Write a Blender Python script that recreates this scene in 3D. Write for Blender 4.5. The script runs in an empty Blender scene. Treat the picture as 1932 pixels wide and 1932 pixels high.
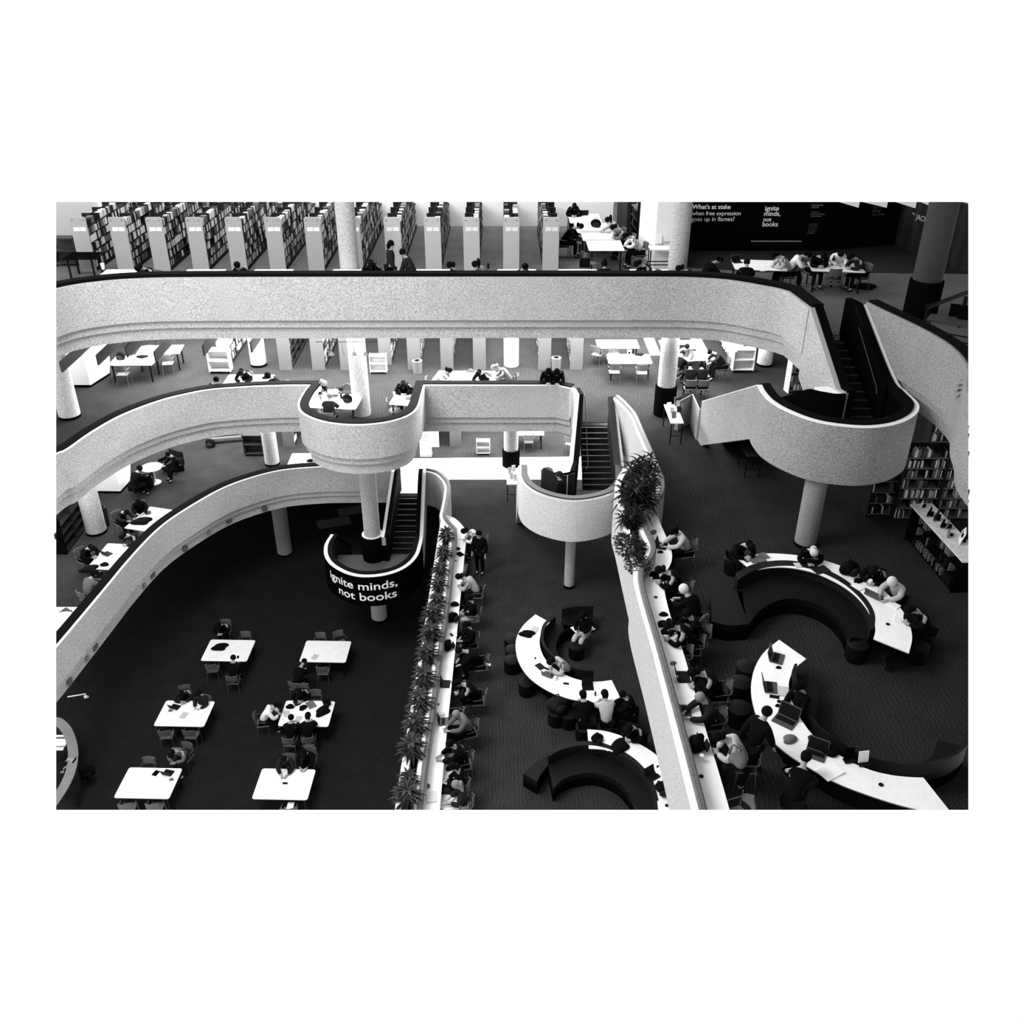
import bpy, bmesh, math, random
from mathutils import Vector, Matrix
R = random.Random(7)
PI = math.pi
SC = bpy.context.scene
COL = SC.collection

# ---------------------------------------------------------------- camera
F_PX, PPX, PPY = 1747.2135, 966.0, 954.0
CAM = Vector((0.0, 0.0, 22.5))
M = Matrix(((0.9999423, -0.01043344, 0.00255666),
            (0.00295914, 0.49633375, 0.86812675),
            (-0.0103265, -0.86806909, 0.49633599)))
cd = bpy.data.cameras.new('camera'); cam = bpy.data.objects.new('camera', cd); COL.objects.link(cam)
cd.sensor_width = 36; cd.lens = F_PX / 1932 * 36; cd.clip_end = 300
cd.shift_y = -12 / 1932
cam.matrix_world = Matrix.Translation(CAM) @ M.transposed().to_4x4()
SC.camera = cam

# ---------------------------------------------------------------- world and exposure
SC.view_settings.view_transform = 'Standard'; SC.view_settings.look = 'None'
SC.view_settings.exposure = 0.12; SC.view_settings.gamma = 1.0
w = bpy.data.worlds.new('daylight'); SC.world = w; w.use_nodes = True
nt = w.node_tree; nt.nodes.clear()
out = nt.nodes.new('ShaderNodeOutputWorld'); bg = nt.nodes.new('ShaderNodeBackground')
tc = nt.nodes.new('ShaderNodeTexCoord'); sep = nt.nodes.new('ShaderNodeSeparateXYZ')
def wmath(op, a, b=None, clamp=False):
    n = nt.nodes.new('ShaderNodeMath'); n.operation = op; n.use_clamp = clamp
    for i, v in enumerate((a, b)):
        if v is None: continue
        if isinstance(v, (int, float)): n.inputs[i].default_value = v
        else: nt.links.new(v, n.inputs[i])
    return n.outputs[0]
nt.links.new(tc.outputs['Generated'], sep.inputs[0])
# overcast glass roof: brighter to the left (west), dimmer to the right and overhead
west = wmath('ADD', wmath('MULTIPLY', sep.outputs[0], -0.62), 0.82)
up = wmath('MULTIPLY', wmath('SUBTRACT', sep.outputs[2], 0.05), 8.0, True)
mix = nt.nodes.new('ShaderNodeMix'); mix.data_type = 'FLOAT'
nt.links.new(up, mix.inputs[0]); mix.inputs[2].default_value = 1.02; nt.links.new(west, mix.inputs[3])
nt.links.new(mix.outputs[0], bg.inputs[1]); bg.inputs[0].default_value = (1, 1, 1, 1)
nt.links.new(bg.outputs[0], out.inputs[0])

def area(name, loc, sx, sy, energy, rot=(0, 0, 0)):
    l = bpy.data.lights.new(name, 'AREA'); l.shape = 'RECTANGLE'; l.size = sx; l.size_y = sy; l.energy = energy
    o = bpy.data.objects.new(name, l); COL.objects.link(o); o.location = loc; o.rotation_euler = rot
    return o
# two added overhead fills, then fluorescent rows under the storey slabs
area('unseen_fill', (-10, 16, 25.5), 9, 9, 3900, (math.radians(18), math.radians(-8), 0))  # unseen lamp added to brighten the left of the atrium
area('unseen_fill', (-5, 37, 23.2), 20, 7, 2300)  # unseen lamp added to brighten the top-storey bookcases
area('ceiling_lamp_rows', (-4.9, 29.9, 12.35), 4.5, 1.2, 420)
area('ceiling_lamp_rows', (6.3, 30.4, 12.35), 4, 1.5, 380)
area('ceiling_lamp_rows', (-8, 35.2, 12.35), 13, 6.6, 7500)
area('ceiling_lamp_rows', (3.5, 35.2, 12.35), 9.5, 6.6, 5600)
area('ceiling_lamp_rows', (-9, 36.3, 7.9), 14, 4, 2000)
area('ceiling_lamp_rows', (1.0, 36.8, 7.9), 8, 3.5, 1900)
area('ceiling_lamp_rows', (-14.6, 30.0, 7.9), 2.0, 7, 350)

# ---------------------------------------------------------------- pixel ray helpers (true planes in the building)
def ray(px, py):
    return M.transposed() @ Vector((px - PPX, -(py - PPY), -F_PX))
def at(px, py, z):
    d = ray(px, py); t = (z - CAM.z) / d.z
    p = CAM + d * t; return (p.x, p.y)
def A3(px, py, z):
    x, y = at(px, py, z); return Vector((x, y, z))
def pathz(pts, z): return [at(x, y, z) for x, y in pts]
# edges of the part of the building that is modelled
_c = [ray(106, 381), ray(1827, 381), ray(1827, 1528), ray(106, 1528)]
CUT = []
for i in range(4):
    n = _c[i].cross(_c[(i + 1) % 4]).normalized()
    if n.dot(ray(966, 954)) < 0: n = -n
    CUT.append(n)                       # inside: n.(p-CAM) > 0
def inside(p, m=0.0): return all(n.dot(Vector(p) - CAM) > m for n in CUT)

# ---------------------------------------------------------------- materials
MATS = {}
def mat(name, v, rough=0.7, speck=0.0, scale=25.0, spec=0.3, wave=None, bump=0.0, metal=0.0, mottle=0.0, emit=0):
    if name in MATS: return MATS[name]
    m = bpy.data.materials.new(name); m.use_nodes = True; n = m.node_tree; b = n.nodes['Principled BSDF']
    b.inputs['Base Color'].default_value = (v, v, v, 1); b.inputs['Roughness'].default_value = rough
    b.inputs['Specular IOR Level'].default_value = spec; b.inputs['Metallic'].default_value = metal
    if emit:
        b.inputs['Emission Color'].default_value = (1, 1, 1, 1); b.inputs['Emission Strength'].default_value = emit
    t = n.nodes.new('ShaderNodeTexCoord')
    noise = n.nodes.new('ShaderNodeTexNoise'); noise.inputs['Scale'].default_value = scale
    noise.inputs['Detail'].default_value = 3; noise.inputs['Roughness'].default_value = 0.8
    n.links.new(t.outputs['Object'], noise.inputs['Vector'])
    r = n.nodes.new('ShaderNodeMapRange'); r.inputs[1].default_value = 0.3; r.inputs[2].default_value = 0.7
    r.inputs[3].default_value = v * (1 - speck); r.inputs[4].default_value = v * (1 + speck)
    n.links.new(noise.outputs['Fac'], r.inputs[0]); last = r.outputs[0]
    if mottle:
        n2 = n.nodes.new('ShaderNodeTexNoise'); n2.inputs['Scale'].default_value = 1.3; n2.inputs['Detail'].default_value = 4
        n.links.new(t.outputs['Object'], n2.inputs['Vector'])
        r2 = n.nodes.new('ShaderNodeMapRange'); r2.inputs[1].default_value = 0.3; r2.inputs[2].default_value = 0.7
        r2.inputs[3].default_value = 1 - mottle; r2.inputs[4].default_value = 1 + mottle
        n.links.new(n2.outputs['Fac'], r2.inputs[0])
        mu = n.nodes.new('ShaderNodeMath'); mu.operation = 'MULTIPLY'
        n.links.new(last, mu.inputs[0]); n.links.new(r2.outputs[0], mu.inputs[1]); last = mu.outputs[0]
    if wave:
        wv = n.nodes.new('ShaderNodeTexWave'); wv.bands_direction = wave[0]; wv.inputs['Scale'].default_value = wave[1]
        wv.inputs['Distortion'].default_value = wave[2]; n.links.new(t.outputs['Object'], wv.inputs['Vector'])
        r3 = n.nodes.new('ShaderNodeMapRange'); r3.inputs[3].default_value = 1 - wave[3]; r3.inputs[4].default_value = 1 + wave[3]
        n.links.new(wv.outputs['Fac'], r3.inputs[0])
        mu = n.nodes.new('ShaderNodeMath'); mu.operation = 'MULTIPLY'
        n.links.new(last, mu.inputs[0]); n.links.new(r3.outputs[0], mu.inputs[1]); last = mu.outputs[0]
    cc = n.nodes.new('ShaderNodeCombineColor')
    for i in range(3): n.links.new(last, cc.inputs[i])
    n.links.new(cc.outputs[0], b.inputs['Base Color'])
    if bump:
        bp = n.nodes.new('ShaderNodeBump'); bp.inputs['Strength'].default_value = bump; bp.inputs['Distance'].default_value = 0.02
        n.links.new(noise.outputs['Fac'], bp.inputs['Height']); n.links.new(bp.outputs[0], b.inputs['Normal'])
    MATS[name] = m; return m
concrete = mat('pale_plaster', 0.42, 0.9, 0.75, 36, 0.1, mottle=0.04)
dimconcrete = mat('shade_dimmed_plaster', 0.24, 0.9, 0.3, 22, 0.1, mottle=0.05)  # pale plaster darkened, the columns' shade put into the colour
soffit = mat('soffit_plaster', 0.3, 0.9, 0.22, 22, 0.1)
capw = mat('dark_wood_cap', 0.004, 0.8, 0.3, 30, 0.02)
railw = mat('brown_wood_rail', 0.10, 0.5, 0.3, 12, 0.3, wave=('X', 20, 3, 0.25))
white = mat('white_paint', 0.86, 0.6, 0.03, 8, 0.2)
carpet0 = mat('carpet_lowest_dim', 0.013, 0.95, 0.95, 36, 0.0, wave=('X', 3.3, 6, 0.12), mottle=0.12)  # one carpet throughout; each storey's light level put into its tone
carpet1 = mat('carpet_one_dim', 0.028, 0.95, 0.95, 36, 0.0, wave=('X', 3.3, 6, 0.15), mottle=0.15)
carpet2 = mat('carpet_two_dim', 0.022, 0.95, 0.95, 36, 0.0, wave=('X', 3.0, 6, 0.15), mottle=0.12)
carpet3 = mat('carpet_upper_lit', 0.12, 0.95, 0.9, 34, 0.0, wave=('X', 3.0, 6, 0.12), mottle=0.12)
tile = mat('pale_stone_tile', 0.80, 0.5, 0.04, 5, 0.3)
stone = mat('dark_stair_carpet', 0.016, 0.9, 0.4, 20, 0.05)
nosing = mat('worn_stair_nosing', 0.10, 0.6, 0.5, 9, 0.2)
darkpanel = mat('dark_wood_panel', 0.012, 0.7, 0.4, 6, 0.1, wave=('X', 2, 2, 0.3))
black = mat('black_matte', 0.003, 0.9, 0.2, 20, 0.0)
blackgl = mat('black_plastic', 0.004, 0.6, 0.1, 20, 0.1)
tablew = mat('pale_laminate', 0.86, 0.5, 0.05, 6, 0.2)
woodlt = mat('pale_veneer', 0.33, 0.5, 0.25, 25, 0.1)
wooddk = mat('veneer_upper_floor', 0.36, 0.6, 0.3, 25, 0.1)
shelfdk = mat('dark_shelf_metal', 0.012, 0.6, 0.2, 20, 0.1)
metal = mat('brushed_steel', 0.07, 0.5, 0.05, 20, 0.3, metal=0.2)
chairsh = mat('chair_shell', 0.10, 0.5, 0.08, 20, 0.25)
sofa = mat('black_leather', 0.004, 0.6, 0.3, 9, 0.1)
leaf = mat('dark_leaf', 0.006, 0.5, 0.6, 7, 0.15)
leaf2 = mat('glossy_leaf', 0.013, 0.5, 0.9, 5, 0.25)
soil = mat('soil', 0.012, 1, 0.5, 30, 0)
paper = mat('white_paper', 0.85, 0.6, 0.04, 30, 0.1)
paperg = mat('printed_paper', 0.5, 0.6, 0.5, 60, 0.1)
signb = mat('black_banner', 0.002, 0.9, 0.1, 20, 0.0)
lettr = mat('white_lettering', 0.8, 0.7, 0.02, 20, 0.0)
lettd = mat('grey_lettering', 0.12, 0.7, 0.02, 20, 0.0)
skin = mat('skin', 0.30, 0.6, 0.08, 20, 0.2)
hairm = mat('dark_hair', 0.004, 0.8, 0.3, 40, 0.03)
hairg = mat('fair_hair', 0.18, 0.6, 0.3, 40, 0.2)
TONE = {k: mat('fabric_' + k, v, 0.9, 0.12, 15, 0.05) for k, v in
        dict(black=0.003, charcoal=0.014, grey=0.12, pale=0.42, white=0.72).items()}
BK = [mat('book_dark', 0.008, 0.6, 0.2, 20), mat('book_mid', 0.12, 0.6, 0.2, 20), mat('book_pale', 0.7, 0.6, 0.1, 20)]

# ---------------------------------------------------------------- mesh helpers
def link(name, me, parent=None):
    o = bpy.data.objects.new(name, me); COL.objects.link(o)
    if parent is not None: o.parent = parent
    return o
def tag(o, label=None, cat=None, group=None, kind=None):
    if label: o['label'] = label
    if cat: o['category'] = cat
    if group: o['group'] = group
    if kind: o['kind'] = kind
    return o
def empty(name, loc=(0, 0, 0), rz=0.0):
    o = bpy.data.objects.new(name, None); COL.objects.link(o); o.location = loc; o.rotation_euler = (0, 0, rz)
    o.empty_display_size = 0.1
    return o
class MB:
    def __init__(s): s.bm = bmesh.new(); s.mi = 0
    def face(s, vs):
        try:
            f = s.bm.faces.new(vs); f.material_index = s.mi; return f
        except ValueError: return None
    def box(s, c, d, rz=0.0, rx=0.0, ry=0.0):
        m = Matrix.Translation(c) @ Matrix.Rotation(rz, 4, 'Z') @ Matrix.Rotation(ry, 4, 'Y') @ Matrix.Rotation(rx, 4, 'X')
        v = [s.bm.verts.new(m @ Vector((x * d[0] / 2, y * d[1] / 2, z * d[2] / 2))) for x in (-1, 1) for y in (-1, 1) for z in (-1, 1)]
        for q in ((0, 1, 3, 2), (4, 6, 7, 5), (0, 4, 5, 1), (2, 3, 7, 6), (0, 2, 6, 4), (1, 5, 7, 3)): s.face([v[i] for i in q])
        return s
    def prism(s, poly, z0, z1):
        n = len(poly)
        a = sum(poly[i][0] * poly[(i + 1) % n][1] - poly[(i + 1) % n][0] * poly[i][1] for i in range(n))
        if a < 0: poly = poly[::-1]
        lo = [s.bm.verts.new((p[0], p[1], z0)) for p in poly]; hi = [s.bm.verts.new((p[0], p[1], z1)) for p in poly]
        s.face(lo[::-1]); s.face(hi)
        for i in range(n): s.face((lo[i], lo[(i + 1) % n], hi[(i + 1) % n], hi[i]))
        return s
    def tube(s, pts, r, n=8, caps=True):
        rs = r if isinstance(r, (list, tuple)) else [r] * len(pts)
        rings = []; pts = [Vector(p) for p in pts]
        for i, p in enumerate(pts):
            d = (pts[min(i + 1, len(pts) - 1)] - pts[max(i - 1, 0)]).normalized()
            u = d.cross(Vector((0, 0, 1)));  u = Vector((1, 0, 0)) if u.length < 1e-3 else u.normalized()
            v = d.cross(u)
            rings.append([s.bm.verts.new(p + rs[i] * (math.cos(a) * u + math.sin(a) * v)) for a in [k * 2 * PI / n for k in range(n)]])
        for a, b in zip(rings, rings[1:]):
            for k in range(n): s.face((a[k], a[(k + 1) % n], b[(k + 1) % n], b[k]))
        if caps: s.face(rings[0]); s.face(rings[-1][::-1])
        return s
    def cyl(s, c, r, z0, z1, n=32, r1=None):
        return s.lathe(c, [(r, z0), (r if r1 is None else r1, z1)], n)
    def lathe(s, c, prof, n=24):
        rings = [[s.bm.verts.new((c[0] + r * math.cos(k * 2 * PI / n), c[1] + r * math.sin(k * 2 * PI / n), z)) for k in range(n)] for r, z in prof]
        for a, b in zip(rings, rings[1:]):
            for k in range(n): s.face((a[k], a[(k + 1) % n], b[(k + 1) % n], b[k]))
        s.face(rings[0][::-1]); s.face(rings[-1]); return s
    def ball(s, c, r, n=10, sc=(1, 1, 1), rot=None):
        m = Matrix.Translation(c) @ (rot or Matrix.Identity(4)) @ Matrix.Diagonal((r * sc[0], r * sc[1], r * sc[2], 1))
        g = bmesh.ops.create_uvsphere(s.bm, u_segments=n, v_segments=max(4, n * 2 // 3), radius=1, matrix=m)
        for v in g['verts']:
            for f in v.link_faces: f.material_index = s.mi; f.smooth = True
        return s
    def quad(s, a, b, c, d):
        s.face([s.bm.verts.new(p) for p in (a, b, c, d)]); return s
    def sweep(s, path, prof, side=1):
        """closed cross-section prof [(outward, dz)] swept along path of (x,y,z); outward is to the right of travel"""
        P = [Vector((p[0], p[1])) for p in path]; n = len(P); rings = []
        for i in range(n):
            d0 = (P[i] - P[i - 1]).normalized() if i else None
            d1 = (P[i + 1] - P[i]).normalized() if i < n - 1 else None
            d0 = d0 or d1; d1 = d1 or d0
            n0 = Vector((d0.y, -d0.x)); n1 = Vector((d1.y, -d1.x)); m = (n0 + n1)
            m = n0.copy() if m.length < 1e-4 else m.normalized()
            k = 1 / max(0.45, m.dot(n0)); m *= k * side
            rings.append([s.bm.verts.new((P[i].x + m.x * o, P[i].y + m.y * o, path[i][2] + dz)) for o, dz in prof])
        q = len(prof)
        for a, b in zip(rings, rings[1:]):
            for k in range(q): s.face((a[k], b[k], b[(k + 1) % q], a[(k + 1) % q]))
        s.face(rings[0][::-1]); s.face(rings[-1]); return s
    def build(s, name, material, parent=None, cut=False, smooth=False, bevel=0.0):
        bm = s.bm
        bmesh.ops.remove_doubles(bm, verts=bm.verts, dist=1e-5) if cut else None
        bmesh.ops.recalc_face_normals(bm, faces=bm.faces)
        if cut:
            inv = parent.matrix_basis.inverted() if parent is not None else Matrix.Identity(4)
            for nrm in CUT:
                g = bm.verts[:] + bm.edges[:] + bm.faces[:]
                r = bmesh.ops.bisect_plane(bm, geom=g, plane_co=inv @ CAM, plane_no=-(inv.to_3x3() @ nrm), clear_outer=True, dist=1e-5)
                ed = [e for e in r['geom_cut'] if isinstance(e, bmesh.types.BMEdge) and e.is_boundary]
                if ed:
                    try: bmesh.ops.triangle_fill(bm, edges=ed, use_beauty=True, use_dissolve=False)
                    except Exception: pass
            if not bm.faces: bm.free(); return None
        if bevel:
            bmesh.ops.bevel(bm, geom=[e for e in bm.edges if len(e.link_faces) == 2 and e.calc_face_angle(0) > 0.6], offset=bevel, segments=2, affect='EDGES', profile=0.5)
        me = bpy.data.meshes.new(name); bm.to_mesh(me); bm.free()
        for m in (material if isinstance(material, (list, tuple)) else [material]): me.materials.append(m)
        if smooth:
            for p in me.polygons: p.use_smooth = True
            try: me.set_sharp_from_angle(angle=math.radians(40))
            except Exception: pass
        return link(name, me, parent)
def cr(pts, n=5):
    """Catmull-Rom through points; a None between points keeps a corner"""
    runs, cur = [], []
    for p in pts:
        if p is None:
            runs.append(cur); cur = [cur[-1]]
        else: cur.append(tuple(p))
    runs.append(cur); res = []
    for r in runs:
        if len(r) < 3: q = list(r)
        else:
            q = []; L = len(r[0])
            e = [tuple(2 * r[0][k] - r[1][k] for k in range(L))] + r + [tuple(2 * r[-1][k] - r[-2][k] for k in range(L))]
            for i in range(1, len(e) - 2):
                for j in range(n):
                    t = j / n
                    q.append(tuple(0.5 * (2 * e[i][k] + (e[i + 1][k] - e[i - 1][k]) * t + (2 * e[i - 1][k] - 5 * e[i][k] + 4 * e[i + 1][k] - e[i + 2][k]) * t * t
                             + (3 * e[i][k] - e[i - 1][k] - 3 * e[i + 1][k] + e[i + 2][k]) * t ** 3) for k in range(L)))
            q.append(r[-1])
        if res: q = q[1:]
        res += q
    return res
def z3(p, z): return [(a[0], a[1], z) if a is not None else None for a in p]
def offset(path, d):
    out = []
    for i in range(len(path)):
        a = Vector(path[max(i - 1, 0)][:2]); b = Vector(path[min(i + 1, len(path) - 1)][:2]); t = (b - a).normalized()
        out.append((path[i][0] + t.y * d, path[i][1] - t.x * d))
    return out
def text_mesh(body, size, name='lettering', bold=0.0, align='LEFT', spacing=1.0, ext=0.004, shear=0.0):
    c = bpy.data.curves.new(name, 'FONT'); c.body = body; c.size = size; c.offset = bold; c.extrude = ext
    c.align_x = align; c.space_line = spacing; c.shear = shear
    o = bpy.data.objects.new(name, c); COL.objects.link(o)
    dg = bpy.context.evaluated_depsgraph_get(); me = bpy.data.meshes.new_from_object(o.evaluated_get(dg))
    bpy.data.objects.remove(o); return me
# ================================================================ BUILDING
L0, L1, L2, L3 = 0.0, 4.5, 9.0, 13.5
def prof(zb, steps=((0, .27), (.12, .25), (.24, .45)), th=.33):
    """parapet section relative to its rim: face, two set-back fascia bands"""
    top = 0.0
    p = [(0, top), (0, -zb), (-.12, -zb), (-.12, -zb - .26), (-.24, -zb - .26), (-.24, -zb - .66), (-.8, -zb - .66), (-.8, -1.12), (-th, -1.12), (-th, top)]
    return p
CAPP = [(-.07, 0), (-.07, .05), (-.36, .05), (-.36, -.02), (-.33, -.02), (-.33, 0)]
RIMP = [(.004, -.015), (.004, .012), (-.075, .012), (-.075, -.015)]  # parapet top strip; light from above put into its white
PLAIN = lambda h, th=.3: [(0, 0), (0, -h), (-th, -h), (-th, 0)]

# ---- rims, as plan curves
rim3 = pathz([(60, 562), (106, 545.8), (139, 538.5), (173, 533.6), (217, 529), (262, 526.4), (306, 525), (400, 524.3), (536, 524), (966, 523.6), (1150, 523.6), (1260, 523.6), (1310, 524.5), (1360, 527.5), (1396, 532), (1441, 540), (1463, 544), (1485, 550)], 14.57)
rim3 = cr(rim3, 4)
c3 = at(1526, 581, 14.57)
rim2a = cr(pathz([(60, 895), (106, 858), (128, 848), (175, 815), (232, 783), (300, 757), (350, 744), (400, 735), (480, 729.5), (536, 727.8), (583, 727.5)], 10.07), 4)
rim2b = cr(pathz([(583, 727.5), (573, 740), (564, 756), (562, 768), (569, 779), (590, 790), (620, 798), (660, 802), (700, 801), (740, 795), (772, 784), (789, 769), (797, 745), (802, 727.5)], 10.07), 5)
rim2c = pathz([(802, 727.5), (1050, 727.5), (1075, 733)], 10.07)
rim1 = cr(pathz([(70, 1262), (106, 1222), (150, 1170), (200, 1110), (250, 1050), (300, 998), (350, 962), (420, 922), (480, 900), (536, 887), (600, 881.5), (640, 880.5), (742, 880)], 5.57), 9)

# ---- floors
def slab(name, poly, top, m, th=.5, under=True, label=None):
    f = MB().prism(poly, top - .02, top).build('floor', m, cut=True); tag(f, kind='structure')
    if under:
        g = MB().prism(poly, top - th, top - .025).build('ceiling', soffit, cut=True); tag(g, kind='structure')
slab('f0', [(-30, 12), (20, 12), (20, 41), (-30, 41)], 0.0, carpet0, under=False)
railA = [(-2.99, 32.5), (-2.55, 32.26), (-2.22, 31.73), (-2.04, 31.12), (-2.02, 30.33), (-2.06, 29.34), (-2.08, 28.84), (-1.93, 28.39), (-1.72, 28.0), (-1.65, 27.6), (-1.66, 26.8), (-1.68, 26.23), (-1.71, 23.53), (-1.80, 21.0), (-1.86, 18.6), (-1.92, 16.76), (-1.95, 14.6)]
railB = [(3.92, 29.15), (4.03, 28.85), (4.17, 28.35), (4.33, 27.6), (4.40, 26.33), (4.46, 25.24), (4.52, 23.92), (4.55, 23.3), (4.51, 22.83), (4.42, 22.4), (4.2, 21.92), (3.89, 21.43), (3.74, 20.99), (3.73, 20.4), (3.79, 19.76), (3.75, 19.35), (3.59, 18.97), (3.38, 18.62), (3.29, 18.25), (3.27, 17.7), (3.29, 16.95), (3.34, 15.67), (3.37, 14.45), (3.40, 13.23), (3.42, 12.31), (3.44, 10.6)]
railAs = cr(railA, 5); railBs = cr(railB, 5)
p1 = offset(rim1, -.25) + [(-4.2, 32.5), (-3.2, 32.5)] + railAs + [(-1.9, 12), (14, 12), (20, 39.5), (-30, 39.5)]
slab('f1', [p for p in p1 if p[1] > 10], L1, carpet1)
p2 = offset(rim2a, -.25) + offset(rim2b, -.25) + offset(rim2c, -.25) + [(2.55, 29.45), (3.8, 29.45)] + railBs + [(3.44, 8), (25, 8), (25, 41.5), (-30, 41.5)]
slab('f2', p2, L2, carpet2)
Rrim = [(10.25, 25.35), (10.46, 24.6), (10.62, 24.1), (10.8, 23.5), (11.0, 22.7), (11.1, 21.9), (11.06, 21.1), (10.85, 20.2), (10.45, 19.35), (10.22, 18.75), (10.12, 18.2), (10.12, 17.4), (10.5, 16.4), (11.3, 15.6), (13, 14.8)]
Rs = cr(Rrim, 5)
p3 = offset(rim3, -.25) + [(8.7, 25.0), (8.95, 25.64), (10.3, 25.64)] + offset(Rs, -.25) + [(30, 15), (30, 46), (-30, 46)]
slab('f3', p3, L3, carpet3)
# unseen slab added above the camera's horizon to dim the right of the atrium
o = MB().box((19.0, 20, 25.3), (30, 60, .6)).build('ceiling', soffit); tag(o, kind='structure')
o = MB().box((17, -7, 12.5), (30, .4, 25)).build('wall_light_blocker', darkpanel); tag(o, kind='structure')  # unseen dark wall added behind the camera to dim the right
# pale tiled strip across level one
t = MB().prism([at(700, 866, L1), at(1100, 862, L1), at(1100, 905, L1), at(846, 905, L1), (-2.2, 33.7), (-2.2, 32.5), (-4.25, 32.5), (-4.25, 34.5)], L1 + .001, L1 + .008).build('floor', tile, cut=True); tag(t, kind='structure')
t = MB().prism([(6.4, 35.1), (12.2, 35.1), (15.3, 36.1), at(1835, 512, L3), at(1835, 517, L3), at(1500, 514, L3), at(1440, 514, L3), at(1296, 505, L3)], L3 + .001, L3 + .01).build('floor', mat('boards_and_shaded_carpet', .012, .6, .3, 8, .2, wave=('Y', 5, .5, .4)), cut=True); tag(t, kind='structure')  # dark boards stretched left, painting in the shade over the carpet

# ---- parapets
def parapet(label, path, zrim, zb, p=None, m=concrete, cap=True, name='parapet', smooth=True):
    e = empty(name, (path[0][0], path[0][1], zrim)); e.location = (0, 0, 0)
    pp = [(a[0], a[1], zrim) for a in path]
    MB().sweep(pp, p or prof(zb)).build('parapet_wall', m, e, cut=True, smooth=smooth)
    if cap: MB().sweep(pp, CAPP).build('cap_rail', capw, e, cut=True, smooth=True)
    if cap and m is concrete: MB().sweep(pp, RIMP).build('lit_top_edge', white, e, cut=True, smooth=True)
    return tag(e, label, 'parapet')
e = empty('parapet')
pp = z3(rim3, 14.57) + [(c3[0], c3[1], 14.57)]
MB().sweep(pp, prof(1.34)).build('parapet_wall', concrete, e, cut=True, smooth=True)
MB().sweep(pp, [(-.1, 0), (-.1, .1), (-.42, .1), (-.42, -.02), (-.33, -.02), (-.33, 0)]).build('cap_rail', capw, e, cut=True, smooth=True)
tag(e, 'long pale curved balcony parapet of the top storey with dark cap', 'parapet')
e = empty('parapet')
pp = z3(rim2a, 10.07) + z3(rim2b, 10.07)[1:] + z3(rim2c, 10.07)[1:]
MB().sweep(pp, prof(1.22)).build('parapet_wall', concrete, e, cut=True, smooth=True)
MB().sweep(pp, CAPP).build('cap_rail', capw, e, cut=True, smooth=True)
MB().sweep(pp, RIMP).build('lit_top_edge', white, e, cut=True, smooth=True)
tag(e, 'pale balcony parapet of the middle storey with a rounded bulge around the column', 'parapet')
parapet('pale parapet of the storey above the dark floor, sweeping down to the lower left', rim1, 5.57, 1.13, smooth=False)
parapet('dim curved parapet at the right edge, bulging forward past the stairs', Rs, 14.57, 1.6, m=mat('shaded_side_plaster', .25, .9, .75, 36, .1, mottle=.05))  # pale plaster made darker, right-hand shade put into the colour
# round fittings recessed in the lowest storey's fascia
for k, (px, py, kind) in enumerate([(356, 1021, 0), (401, 994, 1), (437, 976, 2), (503, 957, 0), (301, 1063, 2), (282, 1092, 1), (193, 1211, 2), (178, 1232, 1), (142, 1280, 0)]):
    best = min(range(1, len(rim1) - 1), key=lambda i: abs((M @ (Vector((rim1[i][0], rim1[i][1], 3.95)) - CAM)).x / -(M @ (Vector((rim1[i][0], rim1[i][1], 3.95)) - CAM)).z * F_PX + PPX - px))
    a = Vector(rim1[best - 1]); b = Vector(rim1[best + 1]); t = (b - a).normalized(); nrm = Vector((t.y, -t.x)); c = Vector(rim1[best]) - nrm * .235
    mb = MB(); rz = math.atan2(t.y, t.x)
    if kind == 2: mb.box((c.x, c.y, 3.95), (.26, .06, .16), rz)
    else:
        mb.tube([(c.x - nrm.x * .02, c.y - nrm.y * .02, 3.95), (c.x + nrm.x * .05, c.y + nrm.y * .05, 3.95)], .13 if kind == 0 else .1, 16)
    o = mb.build('ceiling_fitting', mat('dark_fitting', .1, .5), smooth=False)
    tag(o, ['dark round speaker disc', 'pale round air nozzle', 'dark square vent'][kind] + ' in the lowest fascia, %s from the top of the curve' % ['first', 'second', 'third', 'fourth', 'fifth', 'sixth', 'seventh', 'eighth', 'ninth'][[503, 437, 401, 356, 301, 282, 193, 178, 142].index(px)], 'vent', 'fittings in the lowest fascia')
    if kind == 1: o.data.materials[0] = mat('grey_fitting', .22, .5)

# ---- columns
def column(x, y, z0, z1, r, label, base=None, m=concrete, skirt=True):
    e = empty('column', (x, y, z0))
    MB().cyl((0, 0), r, 0, z1 - z0, 40).build('shaft', m, e, smooth=True, cut=True)
    if base: MB().lathe((0, 0), [(r + .07, 0), (r + .07, base - .02), (r + .05, base)], 40).build('base_sleeve', black, e, smooth=True, cut=True)
    elif skirt: MB().cyl((0, 0), r + .012, 0, .1, 40).build('skirting', black, e, cut=True)
    tag(e, label, 'column'); return e
column(-4.97, 30.2, 0, 18.6, .31, 'tall round column rising through the sign landing and the rounded balcony')
column(5.75, 30.15, 9, 18.6, .31, 'white round column with black base by the book table on the middle storey', base=1.1)
column(.37, 34.95, 4.5, 13, .3, 'white round column behind the pale tiled strip, black at its foot', base=.75)
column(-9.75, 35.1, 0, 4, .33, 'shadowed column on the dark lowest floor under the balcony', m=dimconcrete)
column(-9.75, 35.1, 4.5, 8.5, .3, 'column on the storey above the lowest floor, beside a dark cart')
column(-9.69, 34.95, 9, 13, .31, 'bright column between bookcases on the left of the middle storey')
column(10.5, 34.9, 9, 13, .3, 'bright column right of the book cart under the top storey')
column(-15.2, 30.0, 9, 13, .36, 'bright column at the left edge of the middle storey')
column(-15.1, 29.6, 4.5, 8.5, .36, 'bright column at the left edge beside the waste bin')
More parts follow.
